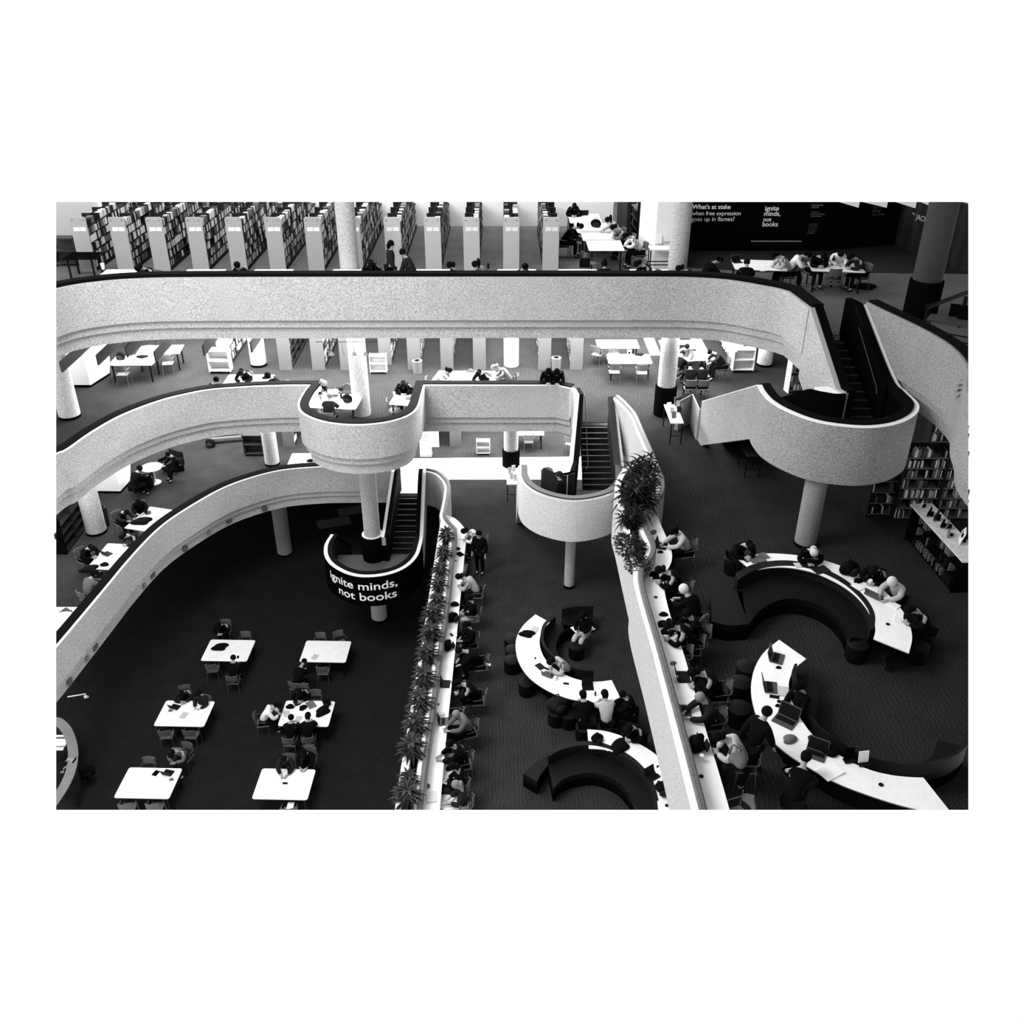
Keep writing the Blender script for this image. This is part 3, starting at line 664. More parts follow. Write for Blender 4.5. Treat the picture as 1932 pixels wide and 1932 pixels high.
def make_person(P, hair=0, hood=False):
    """P: joint positions facing +Y, origin on the floor below the pelvis"""
    J = {}
    def j(k, p, r): J[k] = (p, r)
    j('pel', P['pel'], (.13, .115)); j('sp', P['sp'], (.125, .105)); j('ch', P['ch'], (.155, .11)); j('nk', P['nk'], .052)
    h = Vector(P['hd']); nk = Vector(P['nk']); d = (h - nk).normalized()
    j('jaw', tuple(h - d * .05 + Vector((0, .012, 0))), (.062, .072)); j('hd', tuple(h + d * .03), (.077, .09)); j('top', tuple(h + d * .095), (.05, .06))
    E = [('pel', 'sp'), ('sp', 'ch'), ('ch', 'nk'), ('nk', 'jaw'), ('jaw', 'hd'), ('hd', 'top')]
    for s, q in (('l', 'L'), ('r', 'R')):
        j('sh' + s, P['sh' + q], .06); j('el' + s, P['el' + q], .043); j('wr' + s, P['wr' + q], .027)
        el = Vector(P['el' + q]); wr = Vector(P['wr' + q]); a = (wr - el).normalized(); side = Vector((-1 if s == 'l' else 1, 0, 0))
        inn = -side; inn = (inn - a * inn.dot(a)).normalized()
        palm = wr + a * .07; j('pa' + s, tuple(palm), (.034, .018))
        E += [('ch', 'sh' + s), ('sh' + s, 'el' + s), ('el' + s, 'wr' + s), ('wr' + s, 'pa' + s)]
        for f, (off, ln) in enumerate(((-.03, .062), (-.01, .075), (.011, .07), (.031, .055))):
            b = palm + a * .03 - inn * off; t1 = b + a * ln * .5 + Vector((0, 0, .003)); t2 = b + a * ln - Vector((0, 0, .014))
            j('f%s%d' % (s, f), tuple(t1), .0085); j('g%s%d' % (s, f), tuple(t2), .0075)
            E += [('pa' + s, 'f%s%d' % (s, f)), ('f%s%d' % (s, f), 'g%s%d' % (s, f))]
        th = palm - a * .03 + inn * .04; j('t' + s, tuple(th + a * .01), .0095); j('u' + s, tuple(th + a * .045 + inn * .012), .008)
        E += [('pa' + s, 't' + s), ('t' + s, 'u' + s)]
        j('hi' + s, P['hi' + q], .085); j('kn' + s, P['kn' + q], .058); j('an' + s, P['an' + q], .038); j('to' + s, P['to' + q], (.04, .028))
        E += [('pel', 'hi' + s), ('hi' + s, 'kn' + s), ('kn' + s, 'an' + s), ('an' + s, 'to' + s)]
    me = skinm('person', J, E, skin)
    # face: nose, ears
    bm = bmesh.new(); bm.from_mesh(me); mb = MB(); mb.bm.free(); mb.bm = bm
    fw = Vector((0, 1, 0)); fw = (fw - d * fw.dot(d)).normalized()
    c = h + d * .01
    mb.ball(tuple(c + fw * .098), .016, 6, (.7, 1, 1.3)); mb.ball(tuple(c + Vector((.082, -.005, 0))), .024, 6, (.4, .7, 1)); mb.ball(tuple(c - Vector((.082, .005, 0))), .024, 6, (.4, .7, 1))
    bm.to_mesh(me); bm.free()
    body = link('person', me)
    eb = MB()
    for s in (-1, 1): eb.ball(tuple(c + fw * .088 + d * .022 + Vector((s * .03, 0, 0))), .010, 6)
    eb.build('eyes', black, body); MB().ball(tuple(c + fw * .088 - d * .045), .016, 6, (1.3, .5, .35)).build('mouth', hairg, body)
    K = {}
    def grow(keys, g):
        return {k: (J[k][0], tuple(r + g for r in J[k][1]) if isinstance(J[k][1], tuple) else J[k][1] + g) for k in keys}
    ks = ['pel', 'sp', 'ch', 'shl', 'ell', 'wrl', 'shr', 'elr', 'wrr']
    Jt = grow(ks, .034); Jt['pel'] = (tuple(Vector(P['pel']) - (Vector(P['sp']) - Vector(P['pel'])) * .25), (.185, .165)); Jt['ch'] = (P['ch'], (.20, .145)); Jt['col'] = (tuple(nk - Vector((0, .01, .015))), (.085, .085)); Jt['shl'] = (J['shl'][0], .088); Jt['shr'] = (J['shr'][0], .088)
    link('jacket', skinm('jacket', Jt, [('pel', 'sp'), ('sp', 'ch'), ('ch', 'col'), ('ch', 'shl'), ('shl', 'ell'), ('ell', 'wrl'), ('ch', 'shr'), ('shr', 'elr'), ('elr', 'wrr')], TONE['black']), body)
    ks = ['pel', 'hil', 'knl', 'anl', 'hir', 'knr', 'anr']; Jt = grow(ks, .024); Jt['pel'] = (P['pel'], (.17, .15))
    link('trousers', skinm('trousers', Jt, [('pel', 'hil'), ('hil', 'knl'), ('knl', 'anl'), ('pel', 'hir'), ('hir', 'knr'), ('knr', 'anr')], TONE['black']), body)
    for s in 'lr':
        a = Vector(J['an' + s][0]); t = Vector(J['to' + s][0]); q = (t - a); q.z = 0; q.normalize()
        fz = t.z - .035
        link('shoe', skinm('shoe', {'a': ((a.x - q.x * .03, a.y - q.y * .03, fz + .05), .045), 'b': ((a.x + q.x * .05, a.y + q.y * .05, fz + .045), .045), 'c': ((t.x + q.x * .03, t.y + q.y * .03, fz + .035), (.045, .035))}, [('a', 'b'), ('b', 'c')], TONE['charcoal']), body)
    if hood:
        hm = MB().ball(tuple(h + d * .035 - fw * .02), .118, 14, (1, 1.05, 1.12))
    else:
        hm = MB().ball(tuple(h + d * .05 - fw * .022), .104, 14, (1, 1.04, .98))
        if hair: hm.ball(tuple(h - d * .05 - fw * .085), .085, 12, (1.05, .7, 1.9 if hair > 1 else 1.1))
    hm.build('hair', hairm, body)
    return proto(body)
def pose(lean=.2, head=.3, hands=None, z=0.0, elb=None, knee=.43, hz=.79):
    """seated; lean forward in radians-ish, hands on the table"""
    y = lean
    P = dict(pel=(0, 0, .55), sp=(0, y * .25, .76), ch=(0, y * .75, .98 - y * .12), nk=(0, y * 1.05, 1.14 - y * .2), hd=(0, y * 1.25 + head * .12, 1.27 - y * .3 - head * .05))
    for s, q in ((-1, 'L'), (1, 'R')):
        P['sh' + q] = (s * .175, y * .75, 1.04 - y * .15); P['el' + q] = (s * .25, y * .75 + .17, .84); P['wr' + q] = (s * .11, y * .75 + .40, hz)
        P['hi' + q] = (s * .09, .02, .53); P['kn' + q] = (s * .12, knee, .53); P['an' + q] = (s * .12, knee + .0, .1); P['to' + q] = (s * .12, knee + .13, .04)
    if hands: P.update(hands)
    if elb: P.update(elb)
    return P
PT = make_person(pose(.22, .4)); PTh = make_person(pose(.26, .8), hair=2)
PW = make_person(pose(.38, .9, dict(wrR=(.05, .62, .78), wrL=(-.22, .60, .78))), hair=0)
PHU = make_person(pose(.36, 1.0, dict(elL=(-.29, .42, .79), elR=(.29, .42, .79), wrL=(-.06, .56, .78), wrR=(.08, .54, .78))), hair=1)
PHD = make_person(pose(.3, .5), hood=True)
PSO = make_person(pose(.02, .9, dict(elL=(-.25, .10, .80), elR=(.25, .10, .80), wrL=(-.10, .30, .74), wrR=(.10, .30, .74)), hz=.7), hair=1)
def stand(walk=0.0, lean=0.0, rail=False):
    P = dict(pel=(0, 0, .95), sp=(0, .02 + lean * .2, 1.14), ch=(0, .02 + lean * .6, 1.36 - lean * .1), nk=(0, .04 + lean, 1.52 - lean * .3), hd=(0, .07 + lean * 1.3, 1.65 - lean * .45))
    for s, q in ((-1, 'L'), (1, 'R')):
        P['sh' + q] = (s * .18, .02 + lean * .6, 1.43 - lean * .15)
        P['el' + q] = (s * .24, .0 + lean * .6 + s * walk * .1, 1.15); P['wr' + q] = (s * .24, .08 + s * walk * .2, .92)
        if rail: P['el' + q] = (s * .26, .32, 1.14); P['wr' + q] = (s * .04, .50, 1.13)
        P['hi' + q] = (s * .09, 0, .90); P['kn' + q] = (s * .10, .03 - s * walk * .22, .50); P['an' + q] = (s * .10, -.02 - s * walk * .34, .09 + (.05 if s * walk > 0 else 0)); P['to' + q] = (s * .10, .11 - s * walk * .34, .04)
    return P
PST = make_person(stand(), hair=1); PWK = make_person(stand(1.0, .12), hair=0); PRL = make_person(stand(0, .28, True), hood=True)
HEADOFF = {}
for o, P in ((PT, pose(.22, .4)), (PTh, pose(.26, .8)), (PW, pose(.38, .9)), (PHU, pose(.36, 1.0)), (PHD, pose(.3, .5)), (PSO, pose(.02, .9)), (PST, stand()), (PWK, stand(1, .12)), (PRL, stand(0, .28, True))): HEADOFF[o.name] = P['hd']
def person(px, py, lvl, face, src, desc, top='black', legs='black', hair=hairm, chair=None, shade=None):
    """head seen at pixel px,py; face: 0 = right, 90 = away, 180 = left, 270 = to the viewer"""
    hd = HEADOFF[src.name]; x, y = at(px, py, lvl + hd[2]); rz = math.radians(face - 90)
    x -= math.cos(rz) * hd[0] - math.sin(rz) * hd[1]; y -= math.sin(rz) * hd[0] + math.cos(rz) * hd[1]
    mm = dict(jacket=TONE[top], trousers=TONE[legs], hair=hair)
    if shade: mm['person'] = shade
    place(src, 'person', (x, y, lvl), rz, 'person ' + desc, 'person', None, mm)
    if chair:
        if chair == 'pouf': place(PF, 'stool', (x, y, lvl), rz, 'black stool under person ' + desc, 'stool')
        elif chair != 'none':
            place(CHR if chair == 'r' else CH, 'chair', (x, y - 0 * .02, lvl), rz, 'chair under the person ' + desc, 'chair')
    return x, y
def chair(px, py, lvl, face, label, src=None, group=None, zrel=.8):
    x, y = at(px, py, lvl + zrel); rz = math.radians(face - 90)
    x += -math.sin(rz) * .2; y += math.cos(rz) * .2
    place(src or CH, 'chair', (x, y, lvl), rz, label, 'chair', group)
def item(src, name, px, py, z, rot, label, cat, mats=None, sc=1.0, group=None):
    x, y = at(px, py, z); place(src, name, (x, y, z + .001), math.radians(rot), label, cat, group, mats, sc)
# ================================================================ FURNITURE
# ---- bookcases
def endpanel(mb, w, h, th, y):
    prof_ = [(-w / 2, 0), (w / 2, 0), (w / 2, h - .07)] + [(w / 2 - .07 + .07 * math.cos(a), h - .07 + .07 * math.sin(a)) for a in (PI / 8, PI / 4, 3 * PI / 8)] + [(w / 2 - .07, h), (-w / 2 + .07, h)] + [(-w / 2 + .07 - .07 * math.sin(a), h - .07 + .07 * math.cos(a)) for a in (PI / 8, PI / 4, 3 * PI / 8)] + [(-w / 2, h - .07)]
    a = [mb.bm.verts.new((x, y, z)) for x, z in prof_]; b = [mb.bm.verts.new((x, y + th, z)) for x, z in prof_]
    mb.face(a[::-1]); mb.face(b)
    for i in range(len(a)): mb.face((a[i], a[(i + 1) % len(a)], b[(i + 1) % len(a)], b[i]))
BOOKM = {}
def bookmesh(th, hh, dd, m):
    k = (round(th, 3), round(hh, 2), round(dd, 2), m.name)
    if k not in BOOKM:
        me = MB().box((0, 0, k[1] / 2), (k[2], k[0], k[1])); o = me.build('book', m); BOOKM[k] = o.data; bpy.data.objects.remove(o)
    return BOOKM[k]
stuffb = MB(); nbook = [0]
ORD = ['first', 'second', 'third', 'fourth', 'fifth', 'sixth', 'seventh', 'eighth', 'ninth', 'tenth', 'eleventh', 'twelfth', 'thirteenth', 'fourteenth']
def bookcase(x, y, z, L, h, tiers, label, w=.56, pm=None, books=(1,), indiv=0, tagname='', card=True, dens=.8, rz=0.0, tone=(.3, .3, .4)):
    e = empty('bookcase', (x, y, z), rz); bpy.context.view_layer.update()
    mb = MB(); endpanel(mb, w, h, .04, 0); mb.build('end_panel', pm or woodlt, e, cut=True)
    MB().box((0, L / 2 + .03, .05), (w - .04, L - .04, .1)).build('plinth', shelfdk, e, cut=True)
    MB().box((0, L / 2 + .04, h * .48), (.02, L - .06, h * .92)).build('back_panel', shelfdk, e, cut=True)
    for k in range(1, int(L / .95) + 1): MB().box((0, .04 + k * .95, h * .485), (w - .06, .025, h * .95)).build('upright', shelfdk, e, cut=True)
    if card:
        MB().box((-.09 * w / .56, -.008, h - .40), (.2 * w / .56, .012, .13)).build('label_card', paper, e); MB().box((.13 * w / .56, -.008, h - .40), (.2 * w / .56, .012, .13)).build('label_card', paper, e)
        for s in (-1, 1): MB().tube([(s * w * .33, .0, h - .1), (s * w * .33, -.012, h - .1)], .018, 10).build('fixing_bolt', metal, e)
    zs = [.11 + (h - .17) * k / tiers for k in range(tiers)]
    for k, zz in enumerate(zs): MB().box((0, L / 2 + .05, zz), (w - .05, L - .06, .02)).build('shelf', shelfdk, e, cut=True)
    tag(e, label, 'bookcase')
    c, s_ = math.cos(rz), math.sin(rz); gap = (h - .17) / tiers
    for sd in books:
        for ti, zz in enumerate(zs):
            yy = .07; cnt = 0; run = 0
            while yy < L - .05:
                if R.random() > dens: yy += R.uniform(.08, .32); continue
                th = R.choice((.03, .04, .05, .06)); hh = R.choice((.20, .22, .24)) * min(1, gap / .28); dd = R.choice((.15, .18)); n = R.randint(2, 7)
                mi = R.choices((0, 1, 2), tone)[0]
                for q in range(n):
                    if yy + th > L - .04: break
                    if R.random() < .35: mi = R.choices((0, 1, 2), tone)[0]
                    lx = sd * (w / 2 - .04 - dd / 2); ly = yy + th / 2
                    wx, wy, wz = x + c * lx - s_ * ly, y + s_ * lx + c * ly, z + zz + .012
                    if inside((wx, wy, wz + hh)) and inside((wx, wy, wz)):
                        if cnt < indiv and ti > 0:
                            o = link('book', bookmesh(th, hh, dd, BK[mi])); o.location = (wx, wy, wz); o.rotation_euler = (0, 0, rz)
                            t_ = '%s book near the end of %s, %s shelf from the bottom' % (('dark', 'mid-grey', 'pale')[mi], tagname, ORD[ti])
                            tag(o, t_, 'book', ('%s books, %s, %s shelf' % (('dark', 'mid-grey', 'pale')[mi], tagname, ORD[ti]))); cnt += 1; nbook[0] += 1
                        else:
                            stuffb.mi = mi; stuffb.box((wx, wy, wz + hh / 2), (dd, th * .93, hh), rz)
                    yy += th
                yy += R.uniform(0, .03)
    return e
xs = [149, 222, 292, 367, 441, 515.5, 590, 665, 741, 817, 891, 967, 1043]
for k, px in enumerate(xs):
    X = (px - 967) * 1.36 / 75.4 * (1 if px > 200 else 1.0) + .33
    sides = (1,) if px < 900 else ((1, -1) if px < 1000 else (-1,))
    e = bookcase(X, 32.3 + (.0 if px > 300 else -.0), L3, 6.6 if px < 1000 else 6.0, 1.86, 6, 'grey end-panelled bookcase, %s from the left in the top-storey row' % ORD[k], pm=wooddk if px < 700 else mat('veneer_pale', .5, .6, .15, 25, .1), books=sides, indiv=3, tagname='%s top-storey bookcase' % ORD[k], dens=.86, tone=(.3, .25, .45))
# far end notice on the last case, low stands at the near ends
x2 = [(540, 0), (602, 1), (655, 1), (782, 1), (844, 1), (905, 1), (1027, -1), (1087, -1)]
for k, (px, sd) in enumerate(x2):
    X = at(px, 698, L2)[0]
    bookcase(X, 34.42, L2, 4.2, 1.95, 6, 'pale end-panelled bookcase, %s from the left under the top storey' % ORD[k], w=.5, books=(1, -1) if 800 < px < 1100 else (sd,), pm=mat('veneer_middle', .11, .6, .25, 25, .1), card=False, dens=.9)
X, Y = at(415, 697, L2); bookcase(X + .1, 35.0, L2, 3.6, 1.95, 6, 'bookcase behind the white book cart at the left of middle storey', w=.5, pm=white, card=False)
X, Y = at(1352, 697, L2); bookcase(X + .9, 35.2, L2, 3.6, 1.95, 6, 'bookcase behind the book cart right of the seated group', w=.5, books=(-1,), card=False, pm=white)
X, Y = at(725, 697, L2); bookcase(X, 35.0, L2, 3.6, 1.95, 6, 'bookcase behind the book cart beside the tall column', w=.5, pm=mat('veneer_middle', .14), card=False)
for k, (px, w_) in enumerate([(543, .5), (818, .45), (859, .5)]):
    X = at(px, 850, L1)[0]
    bookcase(X, 37.0 - .3, L1, 2.4, 1.8, 5, ['bookcase on level one seen under the left of the bulge', 'bookcase behind the white notice stand on level one', 'low bookcase with white top panel on level one'][k], w=w_, card=False, pm=[mat('veneer_middle', .14), white, mat('veneer_middle', .14)][k])
X, Y = at(128, 1046, L1); bookcase(X - .25, Y, L1, 2.2, 1.5, 4, 'dark bookcase at the left edge below the bright column', w=.5, pm=black, books=(-1,), card=False)
# ---- bookcase wall on the right of the middle storey, and the display case in front of it
def frontcase(px, py, lvl, W, h, tiers, label, rz=0.0, d=.35, top=None, tagname='', indiv=0, tone=(.45, .3, .25), body=None):
    x, y = at(px, py, lvl); e = empty('bookcase', (x, y, lvl), rz); bpy.context.view_layer.update()
    body = body or shelfdk
    for s in (0, 1): MB().box((s * W, d / 2, h / 2), (.03, d, h)).build('side_panel', body, e, cut=True)
    MB().box((W / 2, d, h / 2), (W, .02, h)).build('back_panel', body, e, cut=True)
    zs = [.08 + (h - .08) * k / tiers for k in range(tiers)]
    for zz in zs: MB().box((W / 2, d / 2, zz), (W, d, .025)).build('shelf', mat('pale_shelf_edge', .12, .6), e, cut=True)
    if top: MB().box((W / 2, d / 2, h + .02), (W + .06, d + .06, .04)).build('top', top, e, cut=True)
    c, s_ = math.cos(rz), math.sin(rz); gap = (h - .08) / tiers
    for ti, zz in enumerate(zs):
        xx = .03; cnt = 0
        while xx < W - .05:
            if R.random() > .8: xx += R.uniform(.06, .3); continue
            th = R.choice((.025, .035, .045)); hh = R.choice((.2, .23, .25)) * min(1, gap / .3); mi = R.choices((0, 1, 2), tone)[0]
            lx, ly = xx + th / 2, .12; wx, wy, wz = x + c * lx - s_ * ly, y + s_ * lx + c * ly, lvl + zz + .014
            if inside((wx, wy, wz)) and inside((wx, wy, wz + hh)):
                if cnt < indiv:
                    o = link('book', bookmesh(th, hh, .19, BK[mi])); o.location = (wx, wy, wz); o.rotation_euler = (0, 0, rz + PI / 2); cnt += 1; nbook[0] += 1
                    tn = ('dark', 'mid-grey', 'pale')[mi]; tag(o, '%s upright book in %s, %s shelf from the bottom' % (tn, tagname, ORD[ti]), 'book', '%s books, %s, %s shelf' % (tn, tagname, ORD[ti]))
                else: stuffb.mi = mi; stuffb.box((wx, wy, wz + hh / 2), (.19, th * .92, hh), rz + PI / 2)
            xx += th
    tag(e, label, 'bookcase'); return e, x, y
frontcase(1684, 982, L2, 1.15, 2.3, 7, 'tall dark bookcase facing the viewer behind the right display case', tagname='the tall dark bookcase', indiv=6)
frontcase(1763, 982, L2, 1.5, 2.3, 7, 'tall dark bookcase at the right edge beside its twin', tagname='the right-edge bookcase', indiv=7)
frontcase(1735, 905, L2, 2.2, 2.2, 7, 'further tall bookcase glimpsed between the drum and the right parapet', tagname='the further tall bookcase', indiv=3, tone=(.4, .3, .3))
frontcase(1634, 975, L2, .95, 1.5, 4, 'low dark bookcase with white sheets under the right drum', tagname='the low dark bookcase', tone=(.8, .15, .05))
c0 = Vector(at(1721.5, 952.5, 10.1)); c1 = Vector(at(1810, 1049, 10.1)); dv = (c1 - c0); Lc = dv.length; an = math.atan2(dv.y, dv.x)
e = empty('display_case', (c0.x, c0.y, L2), an); bpy.context.view_layer.update()
MB().box((Lc / 2 + .1, .27, 1.08), (Lc + .3, .62, .04)).build('top', mat('worn_pale_top', .6, .5, .3, 9), e, cut=True)
MB().box((Lc / 2, .5, .53), (Lc, .04, 1.06)).build('back_panel', black, e, cut=True)
for s in (0, 1): MB().box((s * Lc, .27, .53), (.04, .5, 1.06)).build('side_panel', black, e, cut=True)
for zz in (.08, .42, .75): MB().box((Lc / 2, .27, zz), (Lc, .5, .03)).build('shelf', black, e, cut=True)
bx = MB()
tag(e, 'low black display bookcase with worn white top at the right edge', 'bookcase')
for k in range(40):
    s = R.uniform(.4, Lc - .1); ti = R.choice((0, 1, 2)); q = c0 + dv.normalized() * s + Vector((-math.sin(an), math.cos(an))) * .12; hh = .22
    if inside((q.x, q.y, L2 + .4)): stuffb.mi = R.choice((0, 1, 1)); stuffb.box((q.x, q.y, L2 + (.1, .44, .77)[ti] + hh / 2), (.035, .17, hh), an)
for k, (px, py, w_, h_, l) in enumerate([(1738, 950, .2, .16, 'pale book'), (1752, 967, .16, .24, 'dark book cover'), (1765, 975, .18, .3, 'tall dark book cover'), (1777, 988, .16, .2, 'small dark card'), (1786, 990, .16, .22, 'patterned book'), (1789, 1004, .3, .12, 'pile of grey books'), (1813, 1016, .36, .34, 'white framed chart')]):
    x, y = at(px, py + 6, 10.12); o = empty('book_stand' if k < 6 else 'framed_chart', (x, y, 10.12), an - .5)
    MB().box((0, 0, h_ / 2), (w_, .03, h_), rx=-.25).build('cover', [paperg, black, blackgl, black, BK[1], BK[1], paper][k], o)
    MB().box((0, .06, h_ * .3), (.03, .1, h_ * .6)).build('support', black, o)
    if k == 6:
        for a, c_ in ((-.08, .09), (.09, .24), (-.08, .25), (.09, .1)): MB().box((a, -.02, c_), (.12, .012, .1), rx=-.25).build('panel', paperg if a < 0 else black, o)
    tag(o, l + ' standing on the right display bookcase', 'book' if k < 6 else 'picture')

# ---- reading tables of the dark floor (corner pixels at tabletop height)
TPOS = {}
def table(px, py, lvl, src, label, rz=-.035, group=None, h=.73, name='table', mats=None):
    x, y = at(px, py, lvl + h); place(src, name, (x, y, lvl), rz, label, 'table', group, mats); return x, y
T0 = [('T1', 431, 1227, 'farthest of the left column'), ('T2', 614.5, 1229, 'farthest of the right column'), ('T3', 348.5, 1346, 'middle of the left column'), ('T4', 579, 1346, 'middle of the right column'), ('T5', 280.5, 1477, 'nearest of the left column'), ('T6', 536.5, 1479, 'nearest of the right column')]
for k, px, py, l in T0: TPOS[k] = table(px, py, L0, TB, 'pale round-cornered reading table on dark carpet, ' + l)
def tchair(k, i, label, dx=None, dy=None, rot=0, src=None):
    x, y = TPOS[k]; sx = (-.42, .42)[i % 2] if dx is None else dx
    if i < 2: yy = y - (.72 if dy is None else dy); rz = 0
    else: yy = y + (.72 if dy is None else dy); rz = PI
    place(src or CH, 'chair', (x + sx, yy, 0), rz + rot, label, 'chair')
far = dict(T1='far left reading table', T2='far right reading table', T3='middle left reading table', T4='middle right reading table', T5='near left reading table', T6='near right reading table')
for k in ('T1', 'T3', 'T5'):
    tchair(k, 0, 'empty shell chair at the front left side of the ' + far[k], rot=.1)
tchair('T3', 1, 'empty shell chair at the front right side of the middle left reading table', rot=-.1); tchair('T5', 1, 'empty shell chair at the front right side of the near left reading table')
tchair('T2', 1, 'empty shell chair at the front side of the far right reading table', dx=.02, dy=.8)
tchair('T1', 3, 'empty chair tucked behind the far left reading table'); tchair('T2', 2, 'empty chair tucked behind the far right reading table', dx=-.35)
tchair('T2', 3, 'chair pulled out and turned behind the far right reading table', dx=.4, dy=.85, rot=.5)
tchair('T4', 3, 'empty chair tucked behind the middle right reading table', dx=.12, dy=.8); tchair('T5', 2, 'empty chair tucked behind the near left reading table', dx=-.3)
tchair('T6', 1, 'chair at the front of the near right reading table', dx=.3, dy=.85)
P_ = person
P_(413, 1183, L0, 270, PHU, 'in black jacket behind the far left reading table', chair='c')
P_(440, 1243, L0, 90, PT, 'seen from behind at the front of the far left table', chair='c')
P_(573, 1250, L0, 70, PW, 'in black bending over papers at the far right table', chair='c')
P_(343, 1311, L0, 285, PHU, 'in charcoal top behind the middle left table', 'charcoal', 'charcoal', chair='c')
P_(374, 1310, L0, 250, PSO, 'in dark top turned away behind the middle left table', 'charcoal', chair='c')
P_(524, 1332, L0, 10, PHU, 'in white shirt at the left end of the busy table', 'white', 'black', chair='c')
P_(565, 1309, L0, 275, PHU, 'in black behind the busy table covered with bags', chair='c')
P_(549, 1356, L0, 85, PT, 'in black at the front left of the busy table', chair='c')
P_(581, 1352, L0, 95, PTh, 'with long dark hair at the front of the busy table', chair='c')
P_(324, 1424, L0, 255, PHU, 'in grey hoodie working at the near left table', 'grey', 'charcoal', chair='c')
P_(536, 1433, L0, 270, PT, 'in dark clothes behind the near right table on the left', 'charcoal', chair='c')
P_(573, 1425, L0, 265, PTh, 'in black behind the near right table on the right', chair='c')
P_(124, 1432, L0, 175, PW, 'in black leaning on the curved desk at bottom left', chair='none')
Z0 = .73
item(COAT, 'coat', 415, 1222, Z0, 20, 'black coat heaped on the far left reading table', 'coat')
item(PHONE, 'phone', 449, 1240, Z0, 10, 'black phone near the front edge of far left table', 'phone')
item(LP, 'laptop', 331, 1334, Z0, 160, 'dark laptop on the middle left reading table', 'laptop', dict(base=blackgl, lid=blackgl))
item(NOTE, 'notebook', 347, 1350, Z0, -12, 'white printed booklet alone on middle left table', 'booklet')
item(PAPER, 'sheet_of_paper', 357, 1328, Z0, 30, 'white sheet by the laptop on middle left table', 'paper')
item(COAT2, 'cable_bundle', 322, 1341, Z0, 0, 'tangled cable beside the laptop on middle left table', 'cable', sc=.5)
item(PAPER, 'sheet_of_paper', 585, 1243, Z0, 5, 'sheet of paper on the far right reading table', 'paper')
item(NOTE, 'notebook', 594, 1240, Z0, -20, 'pale notebook on the far right reading table', 'notebook')
item(COAT2, 'pouch', 548, 1334, Z0, 0, 'dark pouch at the left of the busy table', 'bag', dict(scarf=TONE['black']))
item(NOTE, 'notebook', 560, 1327, Z0, 30, 'dark notebook beside the pouch on busy table', 'notebook', dict(notebook=BK[0]))
item(COAT2, 'pouch', 572, 1336, Z0, 50, 'round black pouch in the middle of the busy table', 'bag', dict(scarf=TONE['black']))
item(NOTE, 'folder', 587, 1330, Z0, 35, 'grey folder on the busy table behind the coat', 'folder', dict(notebook=BK[1]), 1.35)
item(COAT, 'coat', 609, 1343, Z0, 60, 'black coat spread at the right of the busy table', 'coat')
item(BAG, 'backpack', 617, 1329, Z0, 0, 'black bag with loop handle on the busy table corner', 'bag', sc=.8)
item(PAPER, 'sheet_of_paper', 541, 1347, Z0, 15, 'printed sheet at the front left of the busy table', 'paper', dict(sheet_of_paper=paperg))
item(PAPER, 'sheet_of_paper', 563, 1357, Z0, -10, 'printed sheet between the two people on busy table', 'paper', dict(sheet_of_paper=paperg))
item(NOTE, 'pencil_case', 294, 1459, Z0, -20, 'long black pencil case on the near left table', 'pencil case', dict(notebook=black), .8)
item(LP, 'laptop', 318, 1458, Z0, 165, 'dark laptop of the person in grey hoodie', 'laptop', dict(base=blackgl, lid=blackgl))
item(COAT2, 'headphones', 324, 1471, Z0, 0, 'grey headphones in front of laptop on near left table', 'headphones', sc=.5)
item(PHONE, 'phone', 538, 1478, Z0, 85, 'black phone alone in the middle of the near right table', 'phone')
item(BOT, 'bottle', 545, 1457, Z0, 10, 'small bottle near the back of the near right table', 'bottle')
item(NOTE, 'notebook', 548, 1521, L0 + .5, 0, 'pale notebook on the seat at the bottom frame edge', 'notebook', dict(notebook=paper))

# ---- curved desk bottom left
e = empty('curved_desk', (-14, 21, 0)); e.location = (0, 0, 0)
ring = cr(pathz([(60, 1350), (106, 1354), (122, 1360), (136, 1376), (145, 1400), (148, 1425), (143, 1455), (130, 1485), (106, 1522), (90, 1540)], 1.05), 5)
MB().sweep([(p[0], p[1], 1.05) for p in ring[::-1]], [(0, 0), (0, -1.05), (-.06, -1.05), (-.06, 0)]).build('front_panel', darkpanel, e, cut=True, smooth=True)
MB().sweep([(p[0], p[1], 1.05) for p in ring[::-1]], [(.0, 0.03), (0, -.01), (-.3, -.01), (-.3, .03)]).build('counter_top', mat('grey_laminate', .18, .5, .2, 14), e, cut=True, smooth=True)
tag(e, 'round dark enquiry desk cut by the bottom left frame edge', 'desk')
for px, py, w_, d_, l in [(113, 1388, .55, .06, 'long white strip lamp on the curved desk'), (118, 1400, .5, .3, 'white printer tray on the curved desk'), (108, 1412, .6, .1, 'white lower ledge of the curved desk')]:
    x, y = at(px, py, 1.0); e = MB().box((x - .1, y, .98), (w_, d_, .05)).build('desk_lamp' if 'lamp' in l else 'paper_tray', white, cut=True); tag(e, l, 'lamp' if 'lamp' in l else 'tray')
x, y = at(162, 1310, 1.9); e = empty('wall_lamp', (x, y, 1.9)); MB().tube([(-.55, -.12, 0), (0, 0, .02)], .02, 8).build('arm', white, e); MB().ball((0, -.05, -.06), .06).ball((.02, .02, -.12), .04).build('lamp_head', white, e); tag(e, 'white lamp arm reaching out of the dark under the parapet', 'lamp')

